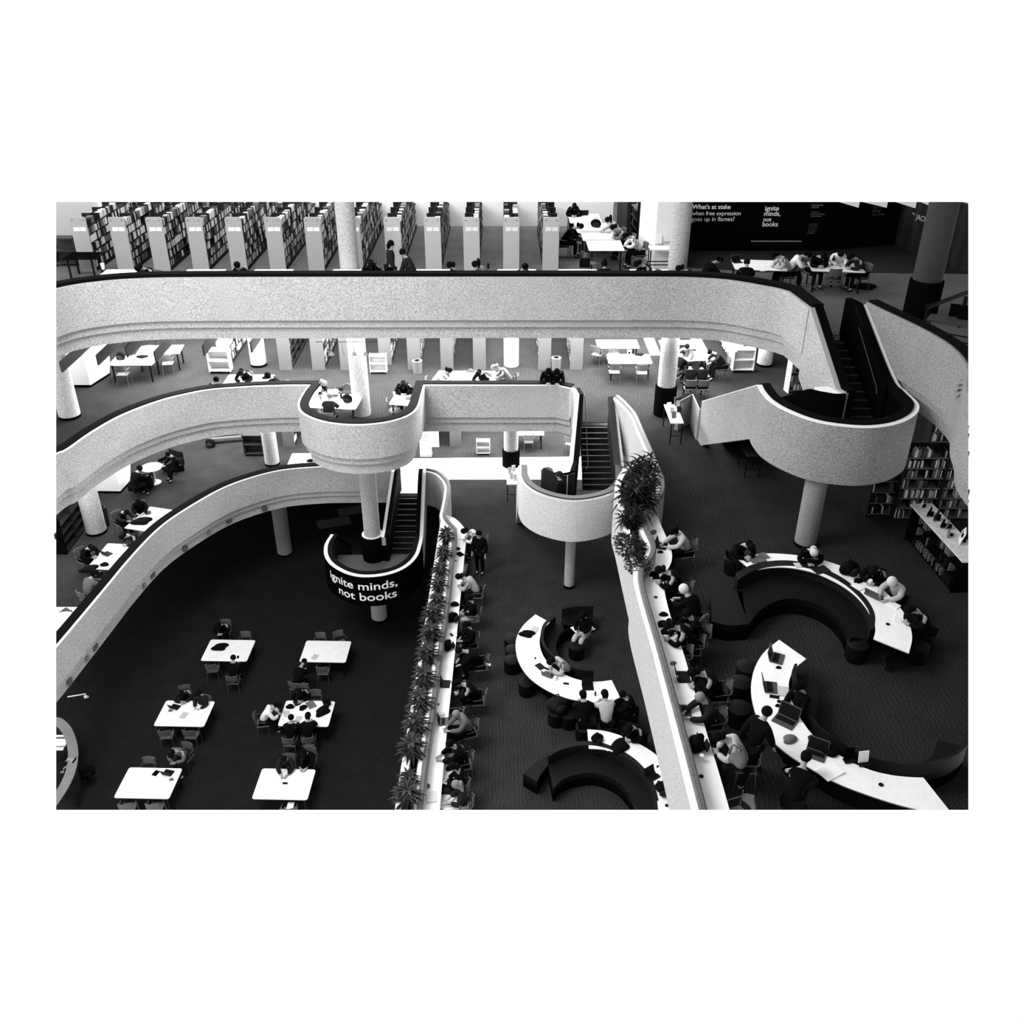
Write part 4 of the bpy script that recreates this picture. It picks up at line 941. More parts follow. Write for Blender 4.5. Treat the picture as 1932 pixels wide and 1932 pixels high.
# ---- curved tables
def curved(name, outer, inner, lvl, label, m=tablew, z=.73, th=.035, legs=True, cat='table'):
    po = cr(pathz(outer, lvl + z), 5); pi = cr(pathz(inner, lvl + z), 5); e = empty(name, (po[0][0], po[0][1], lvl)); bpy.context.view_layer.update()
    ox, oy = po[0]
    n = 40
    def res(p):
        c = [0]
        for a, b in zip(p, p[1:]): c.append(c[-1] + math.dist(a, b))
        o = []
        for k in range(n + 1):
            s = c[-1] * k / n; i = min(len(p) - 2, max(0, next((j for j in range(len(c) - 1) if c[j + 1] >= s), len(c) - 2)))
            t = (s - c[i]) / max(1e-6, c[i + 1] - c[i]); o.append((p[i][0] + (p[i + 1][0] - p[i][0]) * t - ox, p[i][1] + (p[i + 1][1] - p[i][1]) * t - oy))
        return o
    a, b = res(po), res(pi)
    def band(u0, u1, z0, z1):
        mb = MB(); R_ = [[mb.bm.verts.new((p[0] + (q[0] - p[0]) * u, p[1] + (q[1] - p[1]) * u, zz)) for u in (u0, u1) for zz in (z0, z1)] for p, q in zip(a, b)]
        for r, s in zip(R_, R_[1:]):
            for i, j in ((1, 3), (3, 2), (2, 0), (0, 1)): mb.face((r[i], s[i], s[j], r[j]))
        mb.face((R_[0][0], R_[0][1], R_[0][3], R_[0][2])); mb.face((R_[-1][0], R_[-1][2], R_[-1][3], R_[-1][1])); return mb
    return e, band, a, b
def curved_table(outer, inner, lvl, label, ports=()):
    e, band, a, b = curved('curved_table', outer, inner, lvl, label)
    band(0, 1, .70, .73).build('tabletop', tablew, e, cut=True); band(-.006, 1.006, .695, .715).build('edge_band', metal, e, cut=True)
    band(.45, .5, .05, .69).build('modesty_panel', black, e, cut=True)
    for k in (3, 20, 37):
        q = ((a[k][0] + b[k][0]) / 2, (a[k][1] + b[k][1]) / 2); MB().box((q[0], q[1], .35), (.08, .08, .7)).build('leg', blackgl, e, cut=True)
    tag(e, label, 'table')
    for px, py in ports:
        x, y = at(px, py, lvl + .73); MB().cyl((x - e.location.x, y - e.location.y), .045, .73, .745, 16).build('cable_port', blackgl, e)
def curved_sofa(outer, inner, lvl, label, back=True, z=.45):
    e, band, a, b = curved('curved_sofa', outer, inner, lvl, label, z=z)
    band(0.0, 1, .0, .28).build('base', black, e, cut=True); band(.0, 1.0, .28, .45).build('seat', sofa, e, cut=True)
    if back: band(0, .17, .45, .74).build('backrest', mat('black_leather_back', .009, .6, .2, 9, .12), e, cut=True)
    tag(e, label, 'sofa')
curved_table([(1010, 1159), (987, 1180), (975, 1202), (973, 1225), (980, 1252), (998, 1278), (1028, 1300), (1062, 1315), (1100, 1323), (1140, 1326), (1172, 1320)], [(1037, 1174), (1023, 1190), (1018, 1208), (1021, 1228), (1032, 1248), (1050, 1264), (1078, 1278), (1105, 1285), (1130, 1286), (1154, 1283)], L1, 'white C-shaped table on the middle carpet between the planter walls', [(1049, 1278)])
curved_table([(1108, 1376), (1140, 1379), (1172, 1388), (1205, 1403), (1238, 1424), (1262, 1452), (1285, 1495), (1300, 1560)], [(1111, 1412), (1140, 1414), (1168, 1422), (1195, 1436), (1218, 1458), (1235, 1488), (1242, 1527), (1244, 1580)], L1, 'white curved table partly behind the right planter wall at the bottom', [(1258, 1520), (1242, 1447)])
curved_table([(1393, 1055), (1420, 1046), (1455, 1044), (1500, 1047), (1545, 1055), (1585, 1067), (1625, 1085), (1665, 1112), (1695, 1142), (1714, 1172), (1721, 1203), (1715, 1232)], [(1419, 1077), (1445, 1072), (1475, 1070), (1505, 1073), (1535, 1080), (1560, 1090), (1587, 1104), (1612, 1122), (1632, 1144), (1646, 1168), (1652, 1187), (1648, 1205)], L2, 'large white C-shaped table in the centre of the right carpet', [(1464, 1061), (1634, 1120), (1675, 1178)])
curved_table([(1470, 1207), (1442, 1230), (1424, 1260), (1417, 1295), (1421, 1330), (1434, 1365), (1458, 1398), (1490, 1425), (1530, 1450), (1580, 1477), (1640, 1500), (1700, 1519), (1760, 1533), (1800, 1540)], [(1521, 1243), (1503, 1258), (1492, 1275), (1488, 1295), (1495, 1325), (1512, 1358), (1535, 1388), (1565, 1410), (1597, 1433), (1640, 1452), (1680, 1462), (1715, 1466), (1741, 1467), (1742, 1467)], L2, 'nearest white C-shaped table at the bottom right', [(1662, 1481), (1470, 1324), (1468, 1332)])
K = lambda pts, ox=966, oy=1150, s=4.493: [(ox + x / s, oy + y / s) for x, y in pts]
curved_sofa(K([(330, 120), (262, 190), (240, 290), (262, 370), (330, 450), (430, 530), (560, 575), (690, 585)]), K([(560, 140), (430, 190), (380, 270), (375, 330), (400, 400), (470, 480), (570, 540), (690, 560)]), L1, 'black curved sofa inside the middle C-shaped table')
curved_sofa(K([(420, 40), (520, 20), (690, 20)]), K([(440, 180), (560, 120), (690, 100)]), L1, 'short black sofa end piece above the middle curved table')
curved_sofa(K([(300, 1275), (400, 1225), (540, 1190), (700, 1187), (850, 1230), (1000, 1310), (1110, 1410), (1190, 1530), (1235, 1690)]), K([(350, 1520), (430, 1440), (560, 1395), (700, 1385), (830, 1425), (930, 1490), (1010, 1590), (1045, 1650), (1060, 1700)]), L1, 'large black curved sofa at the bottom centre')
curved_sofa(K([(95, 1390), (210, 1290), (345, 1215)]), K([(212, 1460), (250, 1390), (362, 1245)]), L1, 'black bench end piece left of the bottom curved sofa', back=False)
curved_sofa([(1385, 1100), (1420, 1082), (1475, 1075), (1530, 1083), (1585, 1108), (1625, 1142), (1645, 1175), (1645, 1205)], [(1412, 1178), (1438, 1148), (1480, 1130), (1525, 1134), (1565, 1152), (1590, 1178), (1600, 1200), (1602, 1212)], L2, 'black curved sofa inside the central right table')
curved_sofa([(1341, 1122), (1365, 1110), (1400, 1117)], [(1343, 1172), (1375, 1180), (1410, 1178)], L2, 'black square ottoman at the left end of the right sofa', back=False)
K2 = lambda pts: K(pts, 1396, 1150, 4.472)
curved_sofa(K2([(445, 545), (415, 640), (445, 745), (520, 930), (620, 1062), (760, 1180), (900, 1270), (1150, 1360), (1400, 1405), (1560, 1395), (1760, 1340), (1890, 1240), (1905, 1155)]), K2([(570, 550), (655, 640), (660, 760), (650, 950), (730, 1060), (850, 1150), (960, 1220), (1100, 1280), (1250, 1308), (1400, 1312), (1560, 1280), (1640, 1210), (1670, 1100)]), L2, 'long black curved sofa along the nearest white curved table')
# plump round stools
for k, (px, py, lv, l) in enumerate([(966, 1208, L1, 'topmost left of middle curved table'), (968, 1228, L1, 'second one down left of middle curved table'), (966, 1248, L1, 'third one down left of middle curved table'), (994, 1290, L1, 'below left of the middle curved table'), (1088, 1222, L1, 'inside the middle curved table beside the reader'), (1050, 1346, L1, 'under the patterned backpack'), (1074, 1350, L1, 'between backpack and seated person'), (1176, 1330, L1, 'at the right end of the middle curved table'),
                                     (1618, 1220, L2, 'at the lower end of the central right sofa'), (1398, 1292, L2, 'upper left of the nearest curved table'), (1410, 1262, L2, 'against the nearest curved table, upper left'), (1396, 1340, L2, 'behind the standing person on the right carpet'), (1732, 1222, L2, 'by the end of the central right table')]):
    x, y = at(px, py, lv + .35); place(PF, 'stool', (x, y, lv), 0, 'round black stool ' + l, 'stool')
# ================================================================ PLANTS
def blade(mb, base, az, L, wd, up, droop, n=5):
    """one arching leaf"""
    d = Vector((math.cos(az), math.sin(az), 0)); s = Vector((-d.y, d.x, 0)); prev = None
    for i in range(n + 1):
        t = i / n; p = Vector(base) + d * L * t * math.cos(up * (1 - t)) + Vector((0, 0, L * (math.sin(up) * t - droop * t * t)))
        w_ = wd * math.sin(PI * min(.97, .12 + .88 * t)) * .5
        a, m_, b = mb.bm.verts.new(p - s * w_), mb.bm.verts.new(p - Vector((0, 0, w_ * .5))), mb.bm.verts.new(p + s * w_)
        if prev: mb.face((prev[0], prev[1], m_, a)); mb.face((prev[1], prev[2], b, m_))
        prev = (a, m_, b)
def plant(kind, seed):
    r = random.Random(seed); t = empty('potted_plant'); mb = MB()
    if kind == 'rosette':
        for ring, (z, n, L, up, dr) in enumerate([(.55, 9, .26, 1.0, .5), (.48, 13, .34, .6, .55), (.36, 13, .38, .3, .5), (.22, 10, .36, .2, .45)]):
            for k in range(n): blade(mb, (0, 0, z), k * 2 * PI / n + ring + r.uniform(-.15, .15), L * r.uniform(.85, 1.1), .085, up + r.uniform(-.15, .15), dr)
        MB().tube([(0, 0, 0), (.01, .01, .3), (0, 0, .55)], .022, 8).build('stem', leaf, t)
        mb.build('leaves', leaf2, t, smooth=True)
    elif kind == 'spiky':
        for c in range(14):
            bx_, by, bz = r.uniform(-.4, .4), r.uniform(-.4, .4), r.uniform(.5, 1.1)
            MB().tube([(bx_ * .3, by * .3, 0), (bx_ * .7, by * .7, bz * .5), (bx_, by, bz)], .02, 6).build('stem', leaf, t)
            for k in range(34): blade(mb, (bx_, by, bz - .012 * k), k * 2.4, r.uniform(.3, .5), .06, 1.1 - k * .04, .6)
        mb.build('leaves', leaf, t, smooth=True)
    else:
        MB().tube([(0, 0, 0), (.05, 0, .4)], .02, 6).build('stem', leaf, t)
        for k in range(560):
            a = r.uniform(0, 2 * PI); q = r.random() ** .5; z = r.uniform(.08, .62) * (1.15 - q * .6)
            blade(mb, (q * .34 * math.cos(a), q * .5 * math.sin(a), z), r.uniform(0, 6.3), r.uniform(.06, .12), .05, r.uniform(0, .8), .3, 2)
        mb.build('leaves', leaf, t, smooth=True)
    return proto(t)
RO = [plant('rosette', k) for k in range(3)]; SP = plant('spiky', 5); BU = plant('bush', 9)
lst = [(843, 1003), (838, 1036), (832, 1067), (829, 1095), (826, 1127), (818, 1154), (814, 1190), (807, 1229), (801, 1273), (794, 1317), (786, 1361), (778, 1405), (772, 1459), (770, 1495)]
wd_ = ['at the far end', 'second from the far end', 'third from the far end', 'fourth from the far end', 'fifth from the far end', 'sixth from the far end', 'seventh from the far end', 'seventh from the near end', 'sixth from the near end', 'fifth from the near end', 'fourth from the near end', 'third from the near end', 'second from the near end', 'at the near end']
for k, (px, py) in enumerate(lst):
    x, y = at(px, py + 3, 5.85); place(RO[k % 3], 'potted_plant', (x - .02, y, 5.35), R.uniform(0, 6), 'dark rosette-leaved plant in the narrow planter wall, ' + wd_[k], 'plant', 'leafy plants in the narrow planter wall', sc=1.0 if k < 5 else (1.15 if k != 12 else .85))
for px, py, src, l, s_ in [(1212, 880, SP, 'tall spiky dark plant at the far end of the broad planter wall', .85), (1200, 925, SP, 'dense spiky dark plant in the middle of the broad planter wall', .95), (1190, 960, SP, 'lower spiky dark plant in the broad planter wall', .6), (1190, 1002, BU, 'small-leaved bush in the broad planter wall', 1.0), (1204, 1032, BU, 'small-leaved bush nearest the viewer in broad planter wall', .85)]:
    x, y = at(px, py + 8, 10.4); place(src, 'potted_plant', (x, y, 9.85), R.uniform(0, 1), l, 'plant', None, sc=s_)
x, y = at(1826, 705, 14.4); place(SP, 'potted_plant', (x + .25, y, 13.7), 1, 'dark leaves hanging over the parapet at the right frame edge', 'plant', None, sc=.55)

# ================================================================ LEVEL ONE, left counter
for px, py, fc, src, d, top, legs, hr, ch in [
    (877, 1003, 195, PHU, 'in white shirt at the far end of the left counter', 'white', 'black', hairm, 'r'),
    (867, 1089, 175, PHU, 'in pale top bent over the left counter', 'pale', 'charcoal', hairm, 'r'),
    (868, 1228, 190, PW, 'in black leaning over a bag on the left counter', 'black', 'black', hairm, 'r'),
    (862, 1290, 185, PHU, 'in black typing halfway along the left counter', 'black', 'black', hairm, 'r'),
    (862, 1349, 200, PT, 'in patterned grey top beside the open dark laptop', 'grey', 'black', hairg, 'r'),
    (880, 1180, 200, PSO, 'in black sitting back from the left counter', 'black', 'black', hairm, 'r'),
    (884, 1130, 190, PSO, 'in pale trousers turned from the left counter', 'black', 'pale', hairm, 'r'),
    (850, 1405, 190, PT, 'in black near the empty stretch of left counter', 'black', 'black', hairm, 'r'),
    (856, 1448, 175, PSO, 'in black with pale cuffs near the bottom of left counter', 'black', 'charcoal', hairm, 'r'),
    (862, 1482, 185, PSO, 'with curly grey hair at the bottom of left counter', 'charcoal', 'white', hairg, 'r')]:
    P_(px, py, L1, fc, src, d, top, legs, hr, ch)
P_(903, 1008, L1, 250, PST, 'in black standing behind the white-shirted reader', 'black', 'black')
chair(878, 1068, L1, 180, 'empty chair with papers on its seat beside the left counter', CHR)
chair(866, 1220, L1, 180, 'pale curved chair back beside the left counter below the backpack', CHR); chair(872, 1338, L1, 185, 'pale curved chair back beside the laptop user at left counter', CHR)
chair(868, 1412, L1, 185, 'pale curved chair back near the bottom of left counter', CHR); chair(864, 1522, L1, 185, 'pale curved chair cut by the bottom edge at left counter', CHR)
Z1 = L1 + .73
item(PAPER, 'sheet_of_paper', 872, 1072, L1 + .46, 5, 'white papers on the empty chair seat by left counter', 'paper', sc=1.5)
item(PAPER, 'sheet_of_paper', 846, 1455, L1 + .46, 5, 'white sheet on a seat near the bottom of left counter', 'paper', sc=1.7); item(PAPER, 'sheet_of_paper', 843, 1510, L1 + .46, 5, 'white cloth on the lowest seat of left counter', 'paper', sc=1.7)
item(NOTE, 'notebook', 869, 1014, Z1, 10, 'open notebook of the white-shirted reader', 'notebook', dict(notebook=paper)); item(CUP, 'cup', 861, 1000, Z1, 0, 'white cup at the far end of the left counter', 'cup')
item(COAT2, 'camera', 863, 1036, Z1, 0, 'small black camera on the left counter', 'camera', dict(scarf=TONE['black']), .7); item(NOTE, 'notebook', 868, 1046, Z1, 40, 'black notebook on the left counter by the camera', 'notebook', dict(notebook=black))
item(COAT2, 'handbag', 858, 1141, Z1, 0, 'dark handbag with thin strap on the left counter', 'bag', dict(scarf=TONE['black']))
item(BAG, 'backpack', 853, 1171, Z1, 60, 'round black backpack on the left counter', 'backpack'); item(PAPER, 'sheet_of_paper', 853, 1193, Z1, 8, 'white papers between two bags on the left counter', 'paper', sc=1.3)
item(PHONE, 'phone', 852, 1198, Z1, 30, 'phone lying on papers on the left counter', 'phone'); item(BAG, 'backpack', 845, 1224, Z1, 100, 'angular black bag on the left counter against the rail', 'backpack')
item(LP, 'laptop', 842, 1291, Z1, 85, 'black laptop of the person typing halfway along counter', 'laptop', dict(base=blackgl, lid=blackgl)); item(LP, 'laptop', 838, 1362, Z1, 92, 'open dark laptop at the left counter', 'laptop', dict(base=metal))
item(COAT2, 'pouch', 832, 1348, Z1, 0, 'pale pouch by the open laptop on the left counter', 'bag', dict(scarf=TONE['white']), .8); item(CUP, 'cup', 838, 1378, Z1, 0, 'white cup beside the open laptop on left counter', 'cup')
item(NOTE, 'closed_laptop', 814, 1504, Z1, 6, 'closed pale laptop at the bottom of the left counter', 'laptop', dict(notebook=mat('aluminium', .6, .4)), 1.25); item(COAT2, 'crumpled_bag', 804, 1483, Z1, 0, 'crumpled grey paper bag against the brown rail', 'bag', sc=.7)

# ---- middle curved tables
P_(1099, 1163, L1, 240, PSO, 'in black reading on the short sofa', 'black', 'pale', hairm, 'none')
P_(1040, 1249, L1, 210, PHU, 'in striped pale shirt inside the middle curved table', 'pale', 'black', hairm, 'none')
P_(1100, 1312, L1, 95, PTh, 'in black at the lower side of middle curved table', 'black', 'black', hairm, 'pouf')
P_(1141, 1311, L1, 95, PTh, 'with pale jacket and long dark hair at middle curved table', 'pale', 'black', hairm, 'pouf')
P_(1176, 1312, L1, 170, PT, 'in black at the right end of middle curved table', 'black', 'black', hairm, 'none')
P_(1186, 1378, L1, 230, PHU, 'in black leaning over the bottom curved table', 'black', 'black', hairm, 'pouf')
item(PAPER, 'sheet_of_paper', 1111, 1184, L1 + .72, 30, 'white papers in the hands of the sofa reader', 'paper', sc=1.2); item(PAPER, 'sheet_of_paper', 1086, 1187, L1 + .47, 30, 'white sheet on the stool beside the sofa reader', 'paper')
item(COAT, 'coat', 994, 1197, Z1, 0, 'black coat folded on the middle curved table', 'coat', sc=.8); item(NOTE, 'notebook', 1008, 1188, Z1, -15, 'grey notebook near the top of middle curved table', 'notebook')
item(PHONE, 'phone', 1010, 1242, Z1, 0, 'small dark phone on middle curved table', 'phone', sc=.6); item(NOTE, 'tablet', 1019, 1258, Z1, 35, 'dark tablet left of the striped-shirt person', 'tablet', dict(notebook=blackgl)); item(PHONE, 'phone', 1032, 1262, Z1, 60, 'phone beside the tablet on middle curved table', 'phone')
item(LP, 'laptop', 1035, 1273, Z1, 150, 'grey laptop on the middle curved table', 'laptop'); item(CUP, 'cup', 1048, 1283, Z1, 0, 'small white cup by the grey laptop', 'cup'); item(PHONE, 'glasses_case', 1068, 1290, Z1, 80, 'black glasses case on middle curved table', 'case')
item(LP, 'laptop', 1109, 1298, Z1, 2, 'open black laptop at the lower middle curved table', 'laptop', dict(base=blackgl, lid=blackgl)); item(BOT, 'bottle', 1123, 1312, Z1, 0, 'dark bottle between two people at middle curved table', 'bottle', sc=.7); item(NOTE, 'notebook', 1150, 1315, Z1, 12, 'white lined pad at the right of middle curved table', 'notebook', dict(notebook=paper))
item(BAG, 'backpack', 1050, 1338, L1 + .45, 30, 'patterned backpack sitting on a round stool', 'backpack', dict(bag_body=TONE['charcoal']), 1.5)
item(BAG, 'backpack', 1126, 1397, Z1, 30, 'small black bag at the end of bottom curved table', 'backpack', sc=.8); item(PAPER, 'sheet_of_paper', 1146, 1405, Z1, 30, 'loose white papers on bottom curved table', 'paper', sc=1.3); item(COAT, 'coat', 1169, 1410, Z1, 60, 'black coat heaped on the bottom curved table', 'coat'); item(LP, 'laptop', 1232, 1466, Z1, 35, 'black laptop on the bottom curved table', 'laptop', dict(base=blackgl, lid=blackgl, keyboard=blackgl)); item(PHONE, 'phone', 1246, 1477, Z1, 60, 'phone below the laptop on bottom curved table', 'phone'); item(NOTE, 'notebook', 1247, 1455, Z1, -30, 'lined notebook beside the planter wall', 'notebook', dict(notebook=paper)); item(BAG, 'backpack', 1252, 1494, Z1, 0, 'black backpack at the bottom curved table', 'backpack', sc=1.1)
item(PAPER, 'strip_of_paper', 921, 1254, L1, 90, 'tiny white paper strip alone on the middle carpet', 'paper', sc=.5)

# ================================================================ LEVEL TWO, right counter
Z2 = L2 + .73
for px, py, fc, src, d, top, legs, hr, ch in [
    (1270, 1004, 190, PTh, 'with long dark hair and pale shirt at right counter', 'pale', 'black', hairm, 'r'),
    (1246, 1077, 175, PHU, 'in black leaning deep over the right counter', 'black', 'black', hairm, 'r'),
    (1297, 1160, 185, PT, 'in black with glasses at the right counter', 'black', 'black', hairm, 'r'),
    (1262, 1182, 180, PHU, 'in black with folded arms over notebooks at right counter', 'black', 'black', hairm, 'r'),
    (1310, 1270, 185, PHU, 'in black at the laptop with a white-lidded cup', 'black', 'black', hairm, 'r'),
    (1322, 1318, 190, PT, 'in grey beanie with hand raised at right counter', 'charcoal', 'black', hairg, 'r'),
    (1356, 1392, 175, PHU, 'with long dark hair and pale shirt nearest the viewer', 'pale', 'charcoal', hairm, 'r')]:
    P_(px, py, L2, fc, src, d, top, legs, hr, ch)
P_(1291, 1114, L2, 130, PHD, 'in pale cap and black coat beside the right counter', 'black', 'black', mat('pale_cap', .55, .8), 'r')
chair(1302, 1222, L2, 185, 'grey rounded chair back beside the right counter', CHR); chair(1414, 1508, L2, 200, 'grey rounded chair at the bottom edge on right carpet', CHR)
item(LP, 'laptop', 1250, 1031, Z2, 70, 'dark laptop on the rounded part of right counter', 'laptop', dict(base=blackgl, lid=blackgl)); item(COAT2, 'earphones', 1246, 1042, Z2, 0, 'dark tangle below the laptop on rounded right counter', 'cable', dict(scarf=black), .5)
item(COAT2, 'patterned_pouch', 1233, 1005, Z2, 60, 'patterned pouch at the far end of right counter', 'bag', sc=.7); item(NOTE, 'notebook', 1234, 1086, Z2, 0, 'black notebook under the leaning person', 'notebook', dict(notebook=black), 1.2)
item(PAPER, 'sheet_of_paper', 1270, 1102, L2 + .47, 30, 'white sheet on a seat beside the right counter', 'paper', sc=1.3); item(CUP, 'cup', 1228, 1096, Z2, 0, 'small cup near the rail of right counter', 'cup', sc=.8)
for k, (px, py, s_, l) in enumerate([(1252, 1160, .7, 'black purse'), (1250, 1178, .9, 'black folded scarf'), (1262, 1172, .6, 'small black pouch'), (1254, 1194, .8, 'black mitten pair')]): item(COAT2, 'pouch', px, py, Z2, k * 40, l + ' in the clutter on the right counter', 'bag', dict(scarf=TONE['black']), s_)
item(BOOKO, 'open_book', 1268, 1196, Z2, 60, 'open white book in the clutter on right counter', 'book'); item(COAT2, 'charger', 1270, 1252, Z2, 30, 'grey charger brick and cable on right counter', 'charger', sc=.5)
item(LP, 'laptop', 1290, 1278, Z2, 88, 'black laptop by the white-lidded cup on right counter', 'laptop', dict(base=blackgl, lid=blackgl), 1.15); item(CUP, 'cup', 1274, 1285, Z2, 0, 'white-lidded cup beside the black laptop', 'cup', sc=1.1)
item(LP, 'laptop', 1293, 1341, Z2, 85, 'pale laptop of the person in grey beanie', 'laptop'); item(COAT2, 'lace_cloth', 1308, 1391, Z2, 0, 'small pale crumpled wrapper on the right counter', 'wrapper', dict(scarf=TONE['white']), .6)
item(BAG, 'handbag', 1314, 1413, Z2, 80, 'black handbag on the right counter before nearest person', 'bag', sc=1.1); item(CUP, 'cup', 1323, 1435, Z2, 0, 'white-lidded cup beside the black handbag', 'cup', sc=1.1)
item(COAT2, 'scarf', 1392, 1432, L2 + .85, 80, 'patterned grey scarf over the nearest chair back', 'scarf', sc=1.6)

# ---- right curved tables
P_(1415, 1032, L2, 290, PHU, 'in black with bare arms at the far left of central table', 'black', 'black', hairm, 'pouf')
P_(1535, 1043, L2, 265, PHU, 'in black with pale headphones behind the central table', 'black', 'black', mat('pale_headphones', .5), 'pouf')
P_(1648, 1079, L2, 235, PHU, 'in black beside the pale-capped person', 'black', 'black', hairm, 'pouf')
P_(1683, 1099, L2, 215, PHD, 'in pale cap and pale shirt at the central table', 'pale', 'black', mat('pale_cap', .55), 'pouf')
P_(1717, 1152, L2, 190, PHU, 'in black writing at the right end of central table', 'black', 'black', hairm, 'pouf')
P_(1506, 1297, L2, 195, PSO, 'in black on the sofa inside the nearest curved table', 'black', 'black', hairm, 'none')
P_(1446, 1346, L2, 35, PWK, 'in black standing over the laptop at nearest curved table', 'black', 'black', hairm)
P_(1520, 1431, L2, 60, PHU, 'in black seated at the lower side of nearest table', 'black', 'black', hairm, 'pouf')
for a in [
    (NOTE, 'tablet', 1441, 1049, 20, 'grey tablet at the left of the central table', 'tablet', dict(notebook=BK[1]), 1), (BOOKO, 'open_book', 1428, 1056, 15, 'open book of the bare-armed person', 'book', dict(open_book=BK[1]), 1),
    (PHONE, 'phone', 1407, 1058, 30, 'black phone at the left tip of central table', 'phone', None, 1), (NOTE, 'notebook', 1505, 1067, 5, 'pale card standing near the middle of central table', 'card', dict(notebook=paperg), .8),
    (LP, 'laptop', 1527, 1061, 165, 'black laptop of the person with headphones', 'laptop', dict(base=blackgl, lid=blackgl), 1.1), (BOOKO, 'open_book', 1548, 1076, 20, 'dark open book right of the black laptop', 'book', dict(open_book=BK[0]), 1),
    (NOTE, 'notebook', 1561, 1068, 10, 'pale note pad behind the dark open book', 'notebook', dict(notebook=paper), .7), (BAG, 'backpack', 1599, 1082, 30, 'large black backpack on the central table', 'backpack', None, 1.25),
    (COAT2, 'headphones', 1619, 1097, 20, 'black coiled headphones on the central table', 'headphones', dict(scarf=black), .8), (NOTE, 'notebook', 1618, 1108, 30, 'white notebook below the coiled headphones', 'notebook', dict(notebook=paper), 1),
    (CUP, 'cup', 1641, 1103, 0, 'pale cup between backpack and pale-capped person', 'cup', None, 1.1), (LP, 'laptop', 1650, 1124, 130, 'pale laptop of the pale-capped person', 'laptop', None, 1.1),
    (PHONE, 'phone', 1662, 1130, 0, 'black phone beside the pale laptop', 'phone', None, 1.2), (NOTE, 'notebook', 1686, 1142, 40, 'pale leaflet right of the pale laptop', 'leaflet', dict(notebook=paper), 1),
    (BOOKO, 'open_book', 1700, 1167, 60, 'open papers at the right end of the central table', 'book', None, 1),
    (LP, 'laptop', 1467, 1243, 65, 'open pale laptop at the top of nearest curved table', 'laptop', None, 1.15), (COAT2, 'mouse', 1469, 1260, 0, 'dark computer mouse below the topmost laptop', 'mouse', dict(scarf=black), .4),
    (LP, 'laptop', 1455, 1298, 80, 'open dark laptop beside a framed tablet', 'laptop', None, 1.15), (NOTE, 'tablet', 1477, 1305, -12, 'black-framed pale tablet on the nearest table', 'tablet', dict(notebook=paperg), 1.1),
    (PHONE, 'glasses_case', 1461, 1315, 75, 'long black case below the dark laptop', 'case', None, 1.2), (COAT2, 'earphones', 1468, 1332, 0, 'black earphones on the nearest curved table', 'earphones', dict(scarf=black), .4),
    (LP, 'laptop', 1480, 1362, -40, 'large black-screened laptop of the standing person', 'laptop', None, 1.35), (COAT2, 'crumpled_paper', 1490, 1396, 30, 'crumpled patterned wrapper on the nearest table', 'wrapper', None, 1),
    (LP, 'laptop', 1538, 1425, -30, 'laptop with bright pictures at the lower nearest table', 'laptop', None, 1.2), (COAT, 'coat', 1562, 1408, -35, 'black coat draped over sofa back and nearest table', 'coat', None, 1.2),
    (BOOKO, 'open_book', 1566, 1457, 30, 'open white notebook at the lower nearest table', 'book', None, 1.1)]:
    src, nm, px, py, rt, l, ct, mm, s_ = a; item(src, nm, px, py, Z2, rt, l, ct, mm, s_)
for px, py, l, m_ in [(1602, 1424, 'dark covered book standing on the sofa back', black), (1629, 1430, 'white notice card standing on the sofa back', paper)]:
    x, y = at(px, py, L2 + .85); o = empty('notice_card', (x, y, L2 + .74), .15); MB().box((0, 0, .13), (.2, .012, .26), rx=-.2).build('card', m_, o); MB().box((0, -.05, .015), (.22, .12, .02)).build('stand', blackgl, o); tag(o, l, 'sign')

# ================================================================ furniture of the far zones
def make_cart(n=3, w=.8, h=.95, d=.42, m=None):
    t = empty('book_cart'); m = m or mat('pale_cart', .6, .5)
    for s in (-1, 1): MB().box((s * w / 2, 0, h / 2 + .05), (.03, d, h - .05)).build('side_panel', m, t)
    for k in range(n): MB().box((0, 0, .12 + (h - .14) * k / (n - 1)), (w, d, .03)).build('shelf', m, t)
    MB().box((0, d / 2 - .02, h / 2), (w, .02, h - .1)).build('back_panel', m, t)
    for sx in (-1, 1):
        for sy in (-1, 1): MB().cyl((sx * (w / 2 - .05), sy * (d / 2 - .06)), .03, 0, .07, 12).build('wheel', blackgl, t)
    return proto(t)
CT = make_cart(); CTD = make_cart(3, .8, 1.0, .45, mat('dark_cart', .03))
def onfloor(src, name, px, py, lvl, rz, label, cat, mats=None, sc=1):
    x, y = at(px, py, lvl); place(src, name, (x, y, lvl), rz, label, cat, None, mats, sc)
onfloor(CT, 'book_cart', 418, 702, L2, 0, 'white book cart at the left of the middle storey', 'cart'); onfloor(CT, 'book_cart', 715, 703, L2, 0, 'pale book cart beside the tall bright column', 'cart', None, .78)
onfloor(CT, 'book_cart', 1399, 700, L2, 0, 'white book cart right of the seated dark group', 'cart'); onfloor(CT, 'book_cart', 912, 856, L1, 0, 'pale book cart with black lower shelf on level one', 'cart', None, .7); onfloor(CTD, 'book_cart', 482, 857, L1, 0, 'dark cart beside the column on level one', 'cart')
o = empty('notice_stand', (*at(804, 860, L1), L1)); MB().box((0, 0, .75), (.5, .03, 1.5), rx=-.12).build('panel', paper, o); MB().box((0, .1, .04), (.55, .4, .05)).build('foot', metal, o)
for k in range(9): MB().box((-.03, -.10 + .0125 * k - .02, .62 + .09 * k), (.34, .01, .02), rx=-.12).build('text_line', mat('grey_lettering', .12), o)
tag(o, 'tall white notice panel on level one beside the bulge', 'sign')
